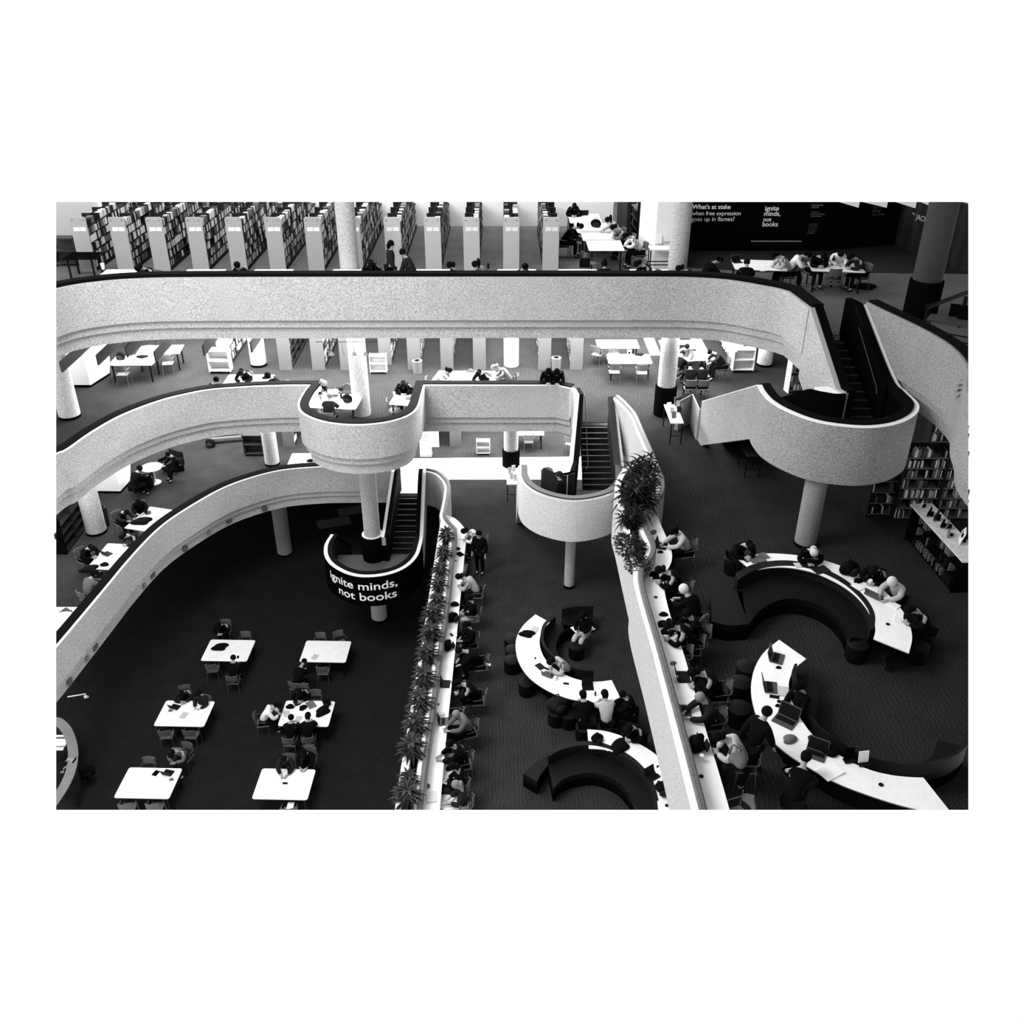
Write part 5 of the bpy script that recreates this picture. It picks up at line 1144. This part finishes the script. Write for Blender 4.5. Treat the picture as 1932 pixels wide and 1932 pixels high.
# waste bins
for px, py, lv, l, m_ in [(788, 703, L2, 'small round wire bin beside a bookcase end', BK[1]), (199, 992, L1, 'dark square waste bin beside the left edge column', BK[0]), (1049, 697, L2, 'grey round basket on floor behind two people at the parapet', BK[1])]:
    x, y = at(px, py, lv); o = empty('waste_bin', (x, y, lv)); MB().lathe((0, 0), [(.17, 0), (.2, .5 if 'square' not in l else .8)], 18 if 'square' not in l else 4).build('bin_body', m_, o); MB().lathe((0, 0), [(.1, .5 if 'square' not in l else .8), (.1, .52 if 'square' not in l else .82)], 18).build('opening', black, o); tag(o, l, 'bin')
# white core walls at the left
def core(pts, lvl, h): 
    w_ = [at(px, py, lvl) for px, py in pts]; o = MB().prism(w_, lvl + .1, lvl + h).build('wall_core', white, cut=True); tag(o, kind='structure')
    o = MB().prism([(p[0], p[1] - .0) for p in w_], lvl, lvl + .1).build('baseboard_core', black, cut=True); tag(o, kind='structure')
core([(60, 731), (172, 731), (208, 708), (208, 680), (60, 680)], L2, 3.3); core([(150, 930), (228, 931), (247, 910), (247, 880), (150, 880)], L1, 3.3)
# middle storey tables
def tb(px, py, lv, src, label, rz=0.0, sc=1): return table(px, py, lv, src, label, rz, mats=None)
G = lambda: None
tb(1187, 677, L2, TB2, 'white table with two empty chairs on the middle storey'); tb(1165, 649, L2, TB2, 'white table partly hidden behind the two-chair table')
chair(1161, 688, L2, 90, 'empty chair at the front left of the two-chair table'); chair(1213, 692, L2, 88, 'empty chair at the front right of the two-chair table', zrel=.75); chair(1158, 660, L2, 270, 'rounded chair back behind the two-chair table', CHR); chair(1124, 655, L2, 60, 'lone chair between bookcase end and white tables')
item(BOOKO, 'open_book', 1158, 670, Z2, 5, 'open book on the two-chair white table', 'book'); o = empty('sign_holder', (*at(1187, 672, Z2), Z2)); MB().box((0, 0, .13), (.16, .02, .26)).build('panel', paper, o); MB().ball((0, -.015, .15), .05, 8, (1, .2, 1)).build('symbol', black, o); tag(o, 'small upright white sign on the two-chair table', 'sign')
item(COAT, 'bag', 1206, 670, Z2, 0, 'black bag on the two-chair white table', 'bag', dict(coat=TONE['black']), .6)
tb(1305, 672, L2, TB2, 'white table crowded by people in dark clothes', .1); tb(1285, 650, L2, TB2, 'white table behind the crowded dark group')
for px, py, fc, s_, l, tp in [(1287, 668, 60, PW, 'in black at the left of the crowded middle table', 'black'), (1302, 690, 90, PT, 'in black from behind at the crowded middle table', 'black'), (1322, 690, 95, PTh, 'in black seated right from behind at the crowded table', 'black'), (1340, 665, 190, PW, 'in charcoal at the right end of crowded middle table', 'charcoal'), (1296, 655, 270, PT, 'in grey print top behind the crowded middle table', 'grey')]: P_(px, py, L2, fc, s_, l, tp, 'black', chair='c')
item(COAT2, 'bag', 1336, 708, L2, 0, 'pale bag on the floor under the crowded group', 'bag', dict(scarf=TONE['white'])); item(PAPER, 'sheet_of_paper', 1312, 667, Z2, 10, 'white sheets on the crowded middle table', 'paper', sc=1.6); item(LP, 'laptop', 1290, 663, Z2, 0, 'laptop on the crowded middle table', 'laptop')
tb(253, 680, L2, TB2, 'long pale table at the left of the middle storey', .0); tb(302, 660, L2, TB2, 'second pale table behind the left long table', .1)
chair(225, 692, L2, 90, 'empty chair in front of the left long pale table'); chair(312, 672, L2, 100, 'chair at the second pale left table'); chair(283, 655, L2, 270, 'chair behind the left long pale table')
item(BAG, 'backpack', 229, 678, Z2, 0, 'black backpack at the end of the left long table', 'backpack'); item(COAT, 'coat', 268, 674, Z2, 0, 'dark coat on the left long pale table', 'coat', sc=.7); item(CUP, 'cup', 254, 676, Z2, 0, 'small cup on the left long pale table', 'cup')
tb(468, 719, L2, TB, 'white table behind the parapet with three people'); 
for px, py, fc, s_, l, hr in [(407, 718, 20, PT, 'in dark cap left of the white parapet table', hairm), (455, 704, 270, PHU, 'in black behind the white parapet table', hairm), (506, 710, 200, PHD, 'in black hood lying over the white parapet table', TONE['black'])]: P_(px, py, L2, fc, s_, l, 'black', 'black', hr, chair='c')
item(BOOKO, 'open_book', 468, 717, Z2, 15, 'dark book on the white parapet table', 'book', dict(open_book=BK[0])); item(NOTE, 'notebook', 500, 713, Z2, 15, 'black notebook on the white parapet table', 'notebook', dict(notebook=black))
tb(892, 712, L2, TB, 'white table behind the parapet right of the bulge', 0)
for px, py, fc, s_, l, tp, hr in [(846, 700, 0, PHU, 'in pale jacket left of the right parapet table', 'pale', hairm), (934, 694, 180, PHU, 'in grey jacket right of the right parapet table', 'grey', hairg), (903, 706, 250, PHU, 'in black with head down at the right parapet table', 'black', hairm)]: P_(px, py, L2, fc, s_, l, tp, 'black', hr, chair='c')
chair(888, 700, L2, 270, 'pale rounded chair behind the right parapet table', CHR)
P_(1035, 702, L2, 268, PRL, 'in black hood leaning on the parapet, left of two', 'black', 'black', TONE['black']); P_(1051, 703, L2, 272, PRL, 'in black hood leaning on the parapet, right of two', 'black', 'black', TONE['black'])
# bulge tables
tb(633, 757, L2, TB, 'white table inside the rounded bulge left of column', -.1); x, y = at(767, 755, Z2); place(TBM, 'table', (x, y, L2), -.15, 'small white table inside the bulge right of column', 'table')
P_(610, 724, L2, 330, PHU, 'in black at the left table inside the bulge', 'black', 'black', hairg, 'c'); P_(622, 749, L2, 85, PT, 'in charcoal seen from behind inside the bulge', 'charcoal', 'charcoal', hairg, 'c')
P_(761, 727, L2, 275, PHU, 'in black cap and black top right inside the bulge', 'black', 'black', hairm, 'c')
chair(607, 747, L2, 10, 'white rounded chair back at the left table in bulge', CHR); chair(655, 728, L2, 265, 'white rounded chair behind the table next to the column', CHR); chair(733, 757, L2, 10, 'empty chair left of the small bulge table')
item(LP, 'laptop', 630, 748, Z2, 0, 'open laptop with bright screen inside the bulge', 'laptop', dict(screen=paper)); item(BOT, 'bottle', 644, 752, Z2, 0, 'dark bottle on the left table inside the bulge', 'bottle'); item(BAG, 'backpack', 656, 758, Z2, 0, 'black backpack on the bulge table against the column', 'backpack', sc=.95)
item(BOOKO, 'open_book', 628, 738, Z2, 20, 'open book on the left bulge table', 'book'); item(COAT2, 'pouch', 640, 736, Z2, 30, 'long dark pouch on the left bulge table', 'bag', dict(scarf=TONE['black'])); item(COAT2, 'handbag', 773, 752, Z2, 20, 'grey handbag on the small bulge table', 'bag'); item(CUP, 'cup', 744, 746, Z2, 0, 'cup at the corner of the small bulge table', 'cup')
# book tables
def legtable(px, py, lv, w_, d_, h_, rz, label, m_=tablew):
    x, y = at(px, py, lv + h_); t = empty('display_table', (x, y, lv), rz); MB().box((0, 0, h_ - .02), (w_, d_, .04)).build('tabletop', m_, t)
    for sx in (-1, 1):
        for sy in (-1, 1): MB().box((sx * (w_ / 2 - .03), sy * (d_ / 2 - .03), h_ / 2 - .02), (.035, .035, h_ - .04)).build('leg', blackgl, t)
    MB().box((0, -d_ / 2 + .03, h_ * .4), (w_, .03, .03)).build('rail', blackgl, t); MB().box((0, d_ / 2 - .03, h_ * .4), (w_, .03, .03)).build('rail', blackgl, t)
    tag(t, label, 'table'); return t
def stood(px, py, z, w_, h_, rz, label, m_):
    x, y = at(px, py, z); o = empty('book', (x, y, z), rz); MB().box((0, 0, h_ / 2), (w_, .03, h_), rx=-.2).build('cover', m_, o); MB().box((0, .05, h_ * .25), (.03, .08, h_ * .5)).build('support', blackgl, o); tag(o, label, 'book')
legtable(1271, 780, L2, .42, 1.5, .8, -.0, 'narrow white display table beside the black column base')
for k, (px, py, h_, m_, l) in enumerate([(1262, 770, .2, paper, 'small white book'), (1276, 765, .3, BK[1], 'tall grey book'), (1283, 770, .3, paperg, 'tall patterned book'), (1268, 778, .18, paperg, 'flat patterned book'), (1281, 777, .2, BK[0], 'dark box-shaped book'), (1271, 788, .22, BK[1], 'grey book nearest the viewer')]): stood(px, py, L2 + .8, .16, h_, .3, l + ' on the narrow display table by black column base', m_)
legtable(1418, 847, L2, .5, .9, .8, 0, 'small dark-legged table under the right stair flight', mat('dark_top', .03))
legtable(966, 903, L1, .42, .9, .8, 0, 'white display table left of the middle stair landing')
for k, (px, py, l) in enumerate([(962, 893, 'leftmost pale book'), (969, 889, 'tallest pale book'), (965, 903, 'middle patterned book'), (972, 906, 'rightmost pale book')]): stood(px, py, L1 + .8, .14, .26, .2 * k, l + ' on the display table left of the landing', paper if k % 2 else paperg)
legtable(1247, 467, L3, .8, .5, .9, 0, 'small display table in front of the white wall')
for k, (px, py, l) in enumerate([(1243, 460, 'small white booklet'), (1252, 457, 'square white book'), (1258, 459, 'patterned book')]): stood(px, py, L3 + .9, .2, .3, 0, l + ' on display table before the white wall', paper if k < 2 else paperg)
# shelf unit seen left of the right stairs
frontcase(1487, 742, L2, .9, 1.5, 4, 'white display bookcase left of the top of the right stairs', rz=.2, body=white, tagname='the white display bookcase', indiv=6, tone=(.2, .3, .5))
# ---- level one left
tb2 = lambda nl, fl, lv, src, w_, d_, label: None
def etable(nl, fl, lv, w_, src, label):
    a = Vector(at(*nl, lv + .73)); b = Vector(at(*fl, lv + .73)); v = (b - a); d_ = v.length; v.normalize(); r_ = Vector((v.y, -v.x)); c = a + v * d_ / 2 + r_ * w_ / 2
    place(src, 'table', (c.x, c.y, lv), math.atan2(v.y, v.x) - PI / 2, label, 'table'); return c
etable((167, 1068), (199, 1030), L1, 1.25, TB3, 'white table beside the low parapet below the waste bin'); etable((233, 997), (284, 955), L1, 1.25, TB3, 'white table beside the low parapet with long black coat')
t = tb(97, 1168, L1, TB, 'white table cut by the left frame edge'); chair(124, 1152, L1, 270, 'grey rounded chair behind the table at left frame edge', CHR)
for px, py, fc, s_, l, tp in [(174, 1035, 330, PHU, 'in black at the far side of lower left table', 'black'), (232, 1013, 240, PHU, 'in black behind the lower left parapet table', 'charcoal'), (238, 967, 320, PW, 'in charcoal at the left of upper left table', 'charcoal'), (261, 948, 290, PHD, 'in black hood at the far side of upper left table', 'black'), (178, 1083, 60, PTh, 'in patterned top at the near side of lower left table', 'grey')]: P_(px, py, L1, fc, s_, l, tp, 'black', hairm if 'hood' not in l else TONE['black'], chair='c')
item(COAT, 'coat', 267, 985, Z1, 20, 'long black coat on the upper left parapet table', 'coat', sc=1.2); item(LP, 'laptop', 203, 1045, Z1, 150, 'laptop on the lower left parapet table', 'laptop', dict(base=blackgl, lid=blackgl)); item(COAT2, 'bag', 198, 1066, Z1, 0, 'black pouch on the lower left parapet table', 'bag', dict(scarf=TONE['black'])); item(NOTE, 'notebook', 280, 968, Z1, 20, 'dark notebook on the upper left parapet table', 'notebook', dict(notebook=BK[0])); item(PAPER, 'sheet_of_paper', 214, 1062, Z1, 30, 'curled white paper on lower left parapet table', 'paper')
item(COAT, 'coat', 168, 1075, L1 + .85, 30, 'black coat on the chair of the lower left table', 'coat')
x, y = at(286, 881, L1 + .73); o = empty('round_table', (x, y, L1)); MB().cyl((0, 0), .42, .70, .73, 32).build('tabletop', tablew, o); MB().cyl((0, 0), .06, .03, .7, 16).build('pedestal', white, o); MB().cyl((0, 0), .25, 0, .03, 24).build('foot', white, o); tag(o, 'small round white table beside the white core wall', 'table')
def armchair(px, py, lv, rz, label):
    x, y = at(px, py, lv + .5); o = empty('armchair', (x, y, lv), rz); MB().box((0, 0, .28), (.7, .65, .35)).build('seat', sofa, o, bevel=.04); MB().box((0, -.32, .55), (.75, .14, .6)).build('backrest', sofa, o, bevel=.04)
    for s in (-1, 1): MB().box((s * .36, 0, .4), (.1, .65, .4)).build('armrest', sofa, o, bevel=.03); 
    for s in (-1, 1): MB().box((s * .3, -.2, .05), (.05, .05, .1)).build('leg', metal, o); MB().box((s * .3, .2, .05), (.05, .05, .1)).build('leg', metal, o)
    tag(o, label, 'armchair')
armchair(268, 902, L1, .3, 'black armchair in front of the small round table'); armchair(322, 868, L1, 2.6, 'black armchair behind the small round table')
P_(263, 885, L1, 60, PHD, 'in black seated in armchair at the round table', 'black', 'black', hairm)
P_(318, 858, L1, 215, PT, 'in black in the far armchair by the round table', 'black', 'black', hairm); item(COAT2, 'shoe_pair', 339, 866, L1, 0, 'pair of white shoes by the far black armchair', 'shoes', dict(scarf=TONE['white']), .6)
tb(585, 868, L1, TB, 'white table just behind the low parapet under bulge'); item(COAT, 'bag', 612, 869, Z1, 0, 'black bag on the white table under the bulge', 'bag', dict(coat=TONE['black']), .6); item(COAT2, 'pouch', 586, 870, Z1, 0, 'black pouch on the white table under the bulge', 'bag', dict(scarf=TONE['black']))
tb(990, 812, L1, TB2, 'white table at the back of level one beside column'); chair(998, 822, L1, 90, 'white chair at the back table of level one'); chair(1073, 826, L1, 60, 'white chair half hidden by the middle stair wall')
o = empty('stepped_bench', (*at(425, 835, L1), L1), .2)
for k in range(4): MB().box((0, .18 * k, .06 + .06 * k), (1.6 - .2 * k, .16, .12)).build('step', [BK[0], BK[1]][k % 2], o)
tag(o, 'striped stepped floor unit under the left parapet', 'bench')
onfloor(BAG, 'backpack', 398, 842, L1, 0, 'black bag left beside the striped floor unit', 'bag', None, 1.2)
P_(1055, 897, L2 - 1.55 - .3, 180, PST, 'in black hood going down the middle stair', 'black', 'black', TONE['charcoal'])
# ---- lowest floor, in the dark under the parapet
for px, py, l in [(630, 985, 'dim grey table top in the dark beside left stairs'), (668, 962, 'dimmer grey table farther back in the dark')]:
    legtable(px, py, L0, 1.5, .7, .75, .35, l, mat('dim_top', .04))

# ================================================================ TOP STOREY
Z3 = L3 + .73
for k, (px, l) in enumerate([(235, 'farthest left'), (388, 'second from left'), (516, 'third from left'), (664, 'in front of the left column'), (813, 'right of the blurred aisle person'), (975, 'below the central bookcases'), (1090, 'below the last bookcase'), (1225, 'before the white wall')]):
    x = at(px, 511, Z3)[0]; place(TB3, 'table', (x, 29.15, L3), PI / 2 * 0, 'white reading table behind the top parapet, ' + l, 'table')
for px, py, fc, s_, l, hr in [(262, 507, 250, PHU, 'in black behind the far left of top parapet', hairm), (448, 502, 260, PT, 'with dark hair bun behind the top parapet left part', hairm), (700, 500, 280, PHU, 'in black behind top parapet right of left column', hairm), (850, 502, 200, PSO, 'with dark hair at a top-parapet table, aisle side', hairm), (898, 500, 200, PTh, 'in dark top leaning at the top parapet', hairm), (990, 505, 300, PT, 'with dark hair right of the central aisle', hairm), (1140, 500, 90, PTh, 'with large dark hair seen from behind at top parapet', hairm), (1203, 499, 200, PHU, 'with curly dark hair before the white wall', hairm), (1283, 508, 180, PHU, 'with dark hair at the foot of the grey column', hairm)]: P_(px, py, L3, fc, s_, l, 'black' if px != 898 else 'grey', 'black', hr, chair='c')
P_(738, 462, L3, 20, PST, 'in black walking in the aisle by the sixth bookcase', 'charcoal', 'black'); P_(760, 478, L3, 200, PWK, 'in grey bending in the aisle beside the walker', 'charcoal', 'charcoal')
item(COAT2, 'stack_of_papers', 280, 511, Z3, 0, 'pile of papers on the far left top table', 'paper', dict(scarf=TONE['white'])); o = empty('handbag', (*at(1103, 505, Z3), Z3)); MB().box((0, 0, .16), (.34, .14, .3)).build('bag_body', TONE['black'], o, bevel=.02); MB().tube([(-.09, 0, .3), (-.08, 0, .5), (0, 0, .56), (.08, 0, .5), (.09, 0, .3)], .012, 6).build('handle', blackgl, o); tag(o, 'black handbag with tall handle on a top-storey table', 'bag')
item(CUP, 'cup', 195, 508, Z3, 0, 'white cup near the far left of top parapet', 'cup', sc=1.5); item(BOT, 'bottle', 921, 507, Z3, 0, 'dark bottle on the table below central bookcases', 'bottle')
for k, (px, py, l) in enumerate([(1141, 462, 'nearest of four in the row'), (1129, 444, 'second of four in the row'), (1117, 430, 'third of four in the row'), (1103, 412, 'farthest of four in the row')]): table(px, py, L3, TB3, 'white table right of the bookcases, ' + l, 0)
for px, py, fc, s_, l, tp, hr in [(1181, 446, 195, PHU, 'in white shirt at the nearest row table', 'white', hairm), (1158, 430, 190, PHU, 'in grey top at the second row table', 'grey', hairm), (1148, 416, 195, PTh, 'in pale top at the third row table', 'pale', hairm), (1094, 428, 350, PHU, 'in long black coat left of the row tables', 'black', hairm), (1084, 391, 270, PHU, 'in black behind a laptop at the farthest row table', 'black', hairm)]: P_(px, py, L3, fc, s_, l, tp, 'black', hr, chair='c')
item(LP, 'laptop', 1083, 404, Z3, 180, 'open laptop at the farthest row table', 'laptop'); item(LP, 'laptop', 1102, 405, Z3, 180, 'dark laptop next to the open one at farthest table', 'laptop', dict(base=blackgl, lid=blackgl)); item(BAG, 'bag', 1124, 428, Z3, 0, 'dark bag on the third row table', 'bag'); item(BOOKO, 'open_book', 1140, 457, Z3, 0, 'open book on the nearest row table', 'book'); item(COAT, 'coat', 1190, 468, L3 + .6, 80, 'black coat hanging on the chair of white-shirted person', 'coat', sc=1.2); item(NOTE, 'notebook', 1110, 443, Z3, 10, 'white note pad on the second row table', 'notebook', dict(notebook=paper))
chair(1078, 440, L3, 0, 'empty chair left of the second row table'); chair(1105, 478, L3, 30, 'empty chair front left of the nearest row table')
onfloor(CTD, 'book_cart', 131, 500, L3, 0, 'dark cart against the left wall beside first bookcase', 'cart')
onfloor(TBM, 'table', 165, 522, L3, 0, 'low dark table in front of the leftmost bookcase', 'table', dict(tabletop=black, edge_band=black))
# dark zone tables
table(1432, 500, L3, TB, 'table crowded with papers before the black wall', -.1); table(1576, 503, L3, TB, 'table with bottles before the wooden floor', -.12)
for px, py, fc, s_, l, tp, hr in [(1357, 492, 20, PHU, 'in black at the left of the crowded paper table', 'black', hairm), (1409, 497, 80, PT, 'in black in front of the crowded paper table', 'black', hairm), (1462, 483, 190, PHU, 'in pale jacket right of the crowded paper table', 'pale', hairm), (1523, 482, 350, PHU, 'in white shirt at the table with bottles', 'white', hairm), (1553, 484, 280, PHU, 'in black behind the table with bottles', 'black', hairm), (1586, 480, 260, PW, 'in white patterned top behind the table with bottles', 'white', hairm), (1605, 486, 200, PHU, 'in charcoal at the right of the table with bottles', 'charcoal', hairm)]: P_(px, py, L3, fc, s_, l, tp, 'black', hr, chair='c')
chair(1577, 510, L3, 92, 'pale chair facing away in front of table with bottles'); chair(1620, 500, L3, 175, 'pale chair right of the table with bottles'); onfloor(COAT, 'bag', 1630, 543, L3, 0, 'black bag lying on carpet beside the dark-zone table', 'bag', dict(coat=TONE['black']), 1.3)
for px, py, l in [(1420, 494, 'white papers fanned out'), (1445, 500, 'white sheet by the pale jacket'), (1436, 508, 'white sheet near the front edge')]: item(PAPER, 'sheet_of_paper', px, py, Z3, R.uniform(-30, 30), l + ' on the crowded paper table', 'paper', None, 1.5)
item(BOT, 'bottle', 1537, 494, Z3, 0, 'white bottle by the white-shirted person', 'bottle', dict(bottle_body=white)); item(BOT, 'bottle', 1571, 500, Z3, 0, 'dark bottle in the middle of the bottle table', 'bottle', None, 1.4); item(BAG, 'backpack', 1550, 498, Z3, 0, 'black bag on the table with bottles', 'backpack'); item(LP, 'laptop', 1391, 495, Z3, 10, 'dark laptop at the left of the crowded paper table', 'laptop', dict(base=blackgl))
legtable(1806, 606, L3, 1.5, .6, .8, -.6, 'dark display table with white corner at right edge', mat('dim_top', .1)); stood(1798, 597, L3 + .8, .25, .35, -.4, 'dark book standing on the right edge display table', black); stood(1816, 602, L3 + .8, .3, .38, -.4, 'larger dark book on the right edge display table', black)
x, y = at(1790, 562, L3 + 1.0); o = empty('stair_rail', (x, y, L3)); MB().box((0, 0, .95), (1.8, .1, .08), rz=.5, ry=-.12).build('rail', blackgl, o); MB().box((.7, .38, .45), (.08, .08, .95)).build('post', blackgl, o); MB().box((-.7, -.38, .45), (.08, .08, .95)).build('post', blackgl, o); tag(o, 'dark slanting rail beside the upper right column', 'rail')

# ---- lettering on the black wall
W0 = Vector((6.2, 35.04, 0)); W1 = Vector((12.2, 35.09, 0)); W2 = Vector((15.2, 35.98, 0)); E0 = Vector((15.2, 36.1, 0)); E1 = Vector((16.6, 31.0, 0))
def onw(px, py, a, b):
    t = (b - a).normalized(); n = Vector((t.y, -t.x, 0)); d = ray(px, py); k = (a - CAM).dot(n) / d.dot(n); return CAM + d * k, t, n
def wtext(body, px, py, px2, a, b, m, owner, bold=0, shear=0, name='lettering'):
    p, t, n = onw(px, py, a, b); q, _, _ = onw(px2, py, a, b); me = text_mesh(body, 1.0, bold=bold, shear=shear)
    xs_ = [v.co.x for v in me.vertices]; wd = max(xs_) - min(xs_); s = (q - p).dot(t) / wd; x0 = min(xs_)
    for v in me.vertices:
        c = p + t * (v.co.x - x0) * s + n * (.015 + v.co.z) + Vector((0, 0, v.co.y * s)); v.co = c
    me.materials.append(m); o = link(name, me, owner); o['label'] = ('white' if m is lettr else 'dim grey') + ' lettering reading ' + body; return o
pn = empty('exhibition_panel'); tag(pn, 'black exhibition wall lettering with white title and dotted line', 'sign')
wtext("What's at stake", 1306, 394, 1378, W0, W1, lettr, pn, .012); wtext('when free expression', 1305, 406, 1397, W0, W1, lettr, pn); wtext('goes up in flames?', 1304, 417, 1385, W0, W1, lettr, pn)
for b_, x0, y0, x1 in (('ignite', 1443, 397, 1469), ('minds,', 1441, 407, 1472), ('not', 1440, 417.5, 1455), ('books', 1438, 427, 1467)): wtext(b_, x0, y0, x1, W0, W1, lettr, pn, .012)
db = MB()
for k in range(32):
    p, t, n = onw(1418 + 3 * k, 455, W0, W1); db.box(p + n * .01, (.035, .02, .035), rz=math.atan2(t.y, t.x))
db.build('dotted_line', mat('grey_dots', .4), pn)
lb = MB()
for y0, x0, x1, hh in [(387, 1531, 1553, 3), (391, 1531, 1545, 3), (400, 1530, 1546, 1.5), (404, 1529, 1556, 2), (408, 1529, 1550, 2), (423, 1526, 1542, 1), (426, 1526, 1542, 1), (430, 1525, 1543, 1), (434, 1524, 1541, 1), (437, 1524, 1538, 1), (440, 1523, 1536, 1.5)]:
    p, t, n = onw((x0 + x1) / 2, y0, W0, W1); q, _, _ = onw(x1, y0, W0, W1); lb.box(p + n * .01, ((q - p).length * 2, .02, hh * .018), rz=math.atan2(t.y, t.x))
lb.build('small_print', mat('dim_print', .06), pn)
wtext('the new', 1646, 394, 1670, W1, W2, mat('dimmer_lettering', .05), pn); wtext('ideas', 1645, 401, 1661, W1, W2, mat('dimmer_lettering', .05), pn); wtext('are free', 1643.5, 408, 1668, W1, W2, mat('dimmer_lettering', .05), pn)
pn = empty('room_sign'); tag(pn, 'pale lettering on the dark panelled wall behind the big column', 'sign')
wtext('THE', 1721, 404, 1727, E0, E1, mat('grey_dots', .4), pn); wtext('JACK R', 1728, 413, 1759, E0, E1, mat('grey_dots', .4), pn); wtext('R', 1749, 426, 1757, E0, E1, mat('grey_dots', .4), pn)
# round poster and dark bookcase at the back of the top storey
p, t, n = onw(1160, 385, Vector((0, 39.05, 0)), Vector((4, 39.05, 0))); o = MB().cyl((0, 0), 1.0, 0, .03, 40).build('round_poster', mat('patterned_poster', .12, .7, .9, 5), None); o.matrix_world = Matrix.Translation((3.6, 38.95, 15.6)) @ Matrix.Rotation(PI / 2, 4, 'X') @ Matrix.Diagonal((.9, .9, 1, 1)); tag(o, 'large round dark patterned poster on the back wall', 'poster')
frontcase(1187, 440, L3, 1.4, 2.2, 6, 'tall dark bookcase at right of the row tables', rz=-PI / 2 + .05, tagname='the tall corner bookcase', tone=(.6, .2, .2))

# ---- hanging baffles and lamps
def atY(px, py, Y):
    d = ray(px, py); return CAM + d * ((Y - CAM.y) / d.y)
for k, (px, py, y0, ln, m_, l) in enumerate([(112, 683, 28.2, 3.2, 'd', 'leftmost'), (181, 670, 28.6, 3.4, 'd', 'second from left'), (236, 655, 28.6, 3, 'd', 'third from left'), (290, 664, 29.0, 3.5, 'd', 'fourth from left'), (382, 652, 29.3, 3, 'd', 'fifth from left'), (472, 646, 29.6, 2, 'd', 'sixth from left')]):
    p = atY(px, py, y0); o = empty('ceiling_baffle', (p.x, p.y, p.z)); MB().box((0, ln / 2, -.18), (.05, ln, .36)).build('panel', mat('baffle_grey', .04, .8), o); MB().tube([(0, .3, 0), (0, .3, 12.45 - p.z)], .008, 6).build('hanger', metal, o); MB().tube([(0, ln - .3, 0), (0, ln - .3, 12.45 - p.z)], .008, 6).build('hanger', metal, o)
    tag(o, 'dark hanging panel under the top storey, ' + l, 'ceiling panel', 'dark hanging panels')
for k, (px, py, y0, ln, l) in enumerate([(1236, 668, 32.5, 3, 'left of the column'), (1326, 664, 32.5, 3, 'above the crowded group'), (1382, 662, 32.5, 3, 'above the book cart')]):
    p = atY(px, py, y0); o = empty('ceiling_light', (p.x, p.y, p.z)); MB().box((0, ln / 2, -.0), (.35, ln, .1)).build('diffuser', white, o); MB().tube([(0, .3, 0), (0, .3, 12.45 - p.z)], .008, 6).build('hanger', metal, o)
    tag(o, 'white hanging light trough right side, ' + l, 'ceiling light')
p = atY(652, 645, 28.3); o = empty('track_light', (p.x, p.y, p.z)); MB().tube([(-.95, 0, 0), (.95, 0, 0)], .012, 6).build('track', metal, o)
for k in range(4): s_ = -.48 + .36 * k; MB().tube([(s_, 0, 0), (s_, 0, -.32)], .006, 6).build('stem', metal, o); MB().lathe((s_, 0), [(.03, -.42), (.09, -.44), (.02, -.32)], 14).build('lamp_shade', mat('grey_shade', .3), o)
tag(o, 'track with four small lamps in front of the bright column', 'ceiling light')
for k, (x0, x1, y1, l) in enumerate([(1583, 1620, 392, 'leftmost'), (1628, 1673, 392, 'second'), (1690, 1727, 393, 'third'), (1737, 1766, 393, 'fourth, left of the column'), (1816, 1850, 391, 'rightmost at the frame edge')]):
    a = atY(x0, 380, 31); b = atY(x1, y1, 31); o = empty('ceiling_light', (a.x, a.y, a.z)); bpy.context.view_layer.update()
    mb = MB(); w_ = b.x - a.x; hh = b.z - a.z; vs = [(0, 0, .3), (w_, 0, .3), (w_, 0, hh), (0, 0, -.02)]
    f_ = [mb.bm.verts.new(v) for v in vs]; g_ = [mb.bm.verts.new((v[0], v[1] + .15, v[2])) for v in vs]; mb.face(f_); mb.face(g_[::-1])
    for i in range(4): mb.face((f_[i], g_[i], g_[(i + 1) % 4], f_[(i + 1) % 4]))
    mb.build('housing', white, o, cut=True); tag(o, 'white angled ceiling light at the top right, ' + l, 'ceiling light')

# ================================================================ tidy: remove prototypes, trim things at the edge of the modelled part
stuffb.build('books', BK); bk = bpy.data.objects['books']; tag(bk, 'remaining rows of books filling the bookcases on all storeys', 'books', kind='stuff')
drop_protos()
bpy.context.view_layer.update()
def trim():
    for o in list(COL.objects):
        if o.type != 'MESH' or 'kind' in o: continue
        mw = o.matrix_world; bb = [mw @ Vector(c) for c in o.bound_box]
        for n in CUT:
            ds = [n.dot(p - CAM) for p in bb]
            if min(ds) < -1e-3:
                if max(ds) <= 0: o['gone'] = 1; break
                bm = bmesh.new(); bm.from_mesh(o.data); iv = mw.inverted(); co = iv @ CAM; nn = (mw.to_3x3().transposed() @ n)
                r = bmesh.ops.bisect_plane(bm, geom=bm.verts[:] + bm.edges[:] + bm.faces[:], plane_co=co, plane_no=-nn, clear_outer=True, dist=1e-5)
                ed = [e_ for e_ in r['geom_cut'] if isinstance(e_, bmesh.types.BMEdge) and e_.is_boundary]
                if ed:
                    try: bmesh.ops.triangle_fill(bm, edges=ed, use_beauty=True, use_dissolve=False)
                    except Exception: pass
                if not bm.faces: o['gone'] = 1; bm.free(); break
                me = o.data.copy(); bm.to_mesh(me); bm.free(); o.data = me
    gone = [o for o in COL.objects if 'gone' in o]
    for o in gone:
        if o.parent is None and o.children:     # a body wholly outside goes with its clothes
            for c in list(o.children): bpy.data.objects.remove(c)
        bpy.data.objects.remove(o)
    for o in list(COL.objects):
        if o.type == 'EMPTY' and not o.children: bpy.data.objects.remove(o)
trim()
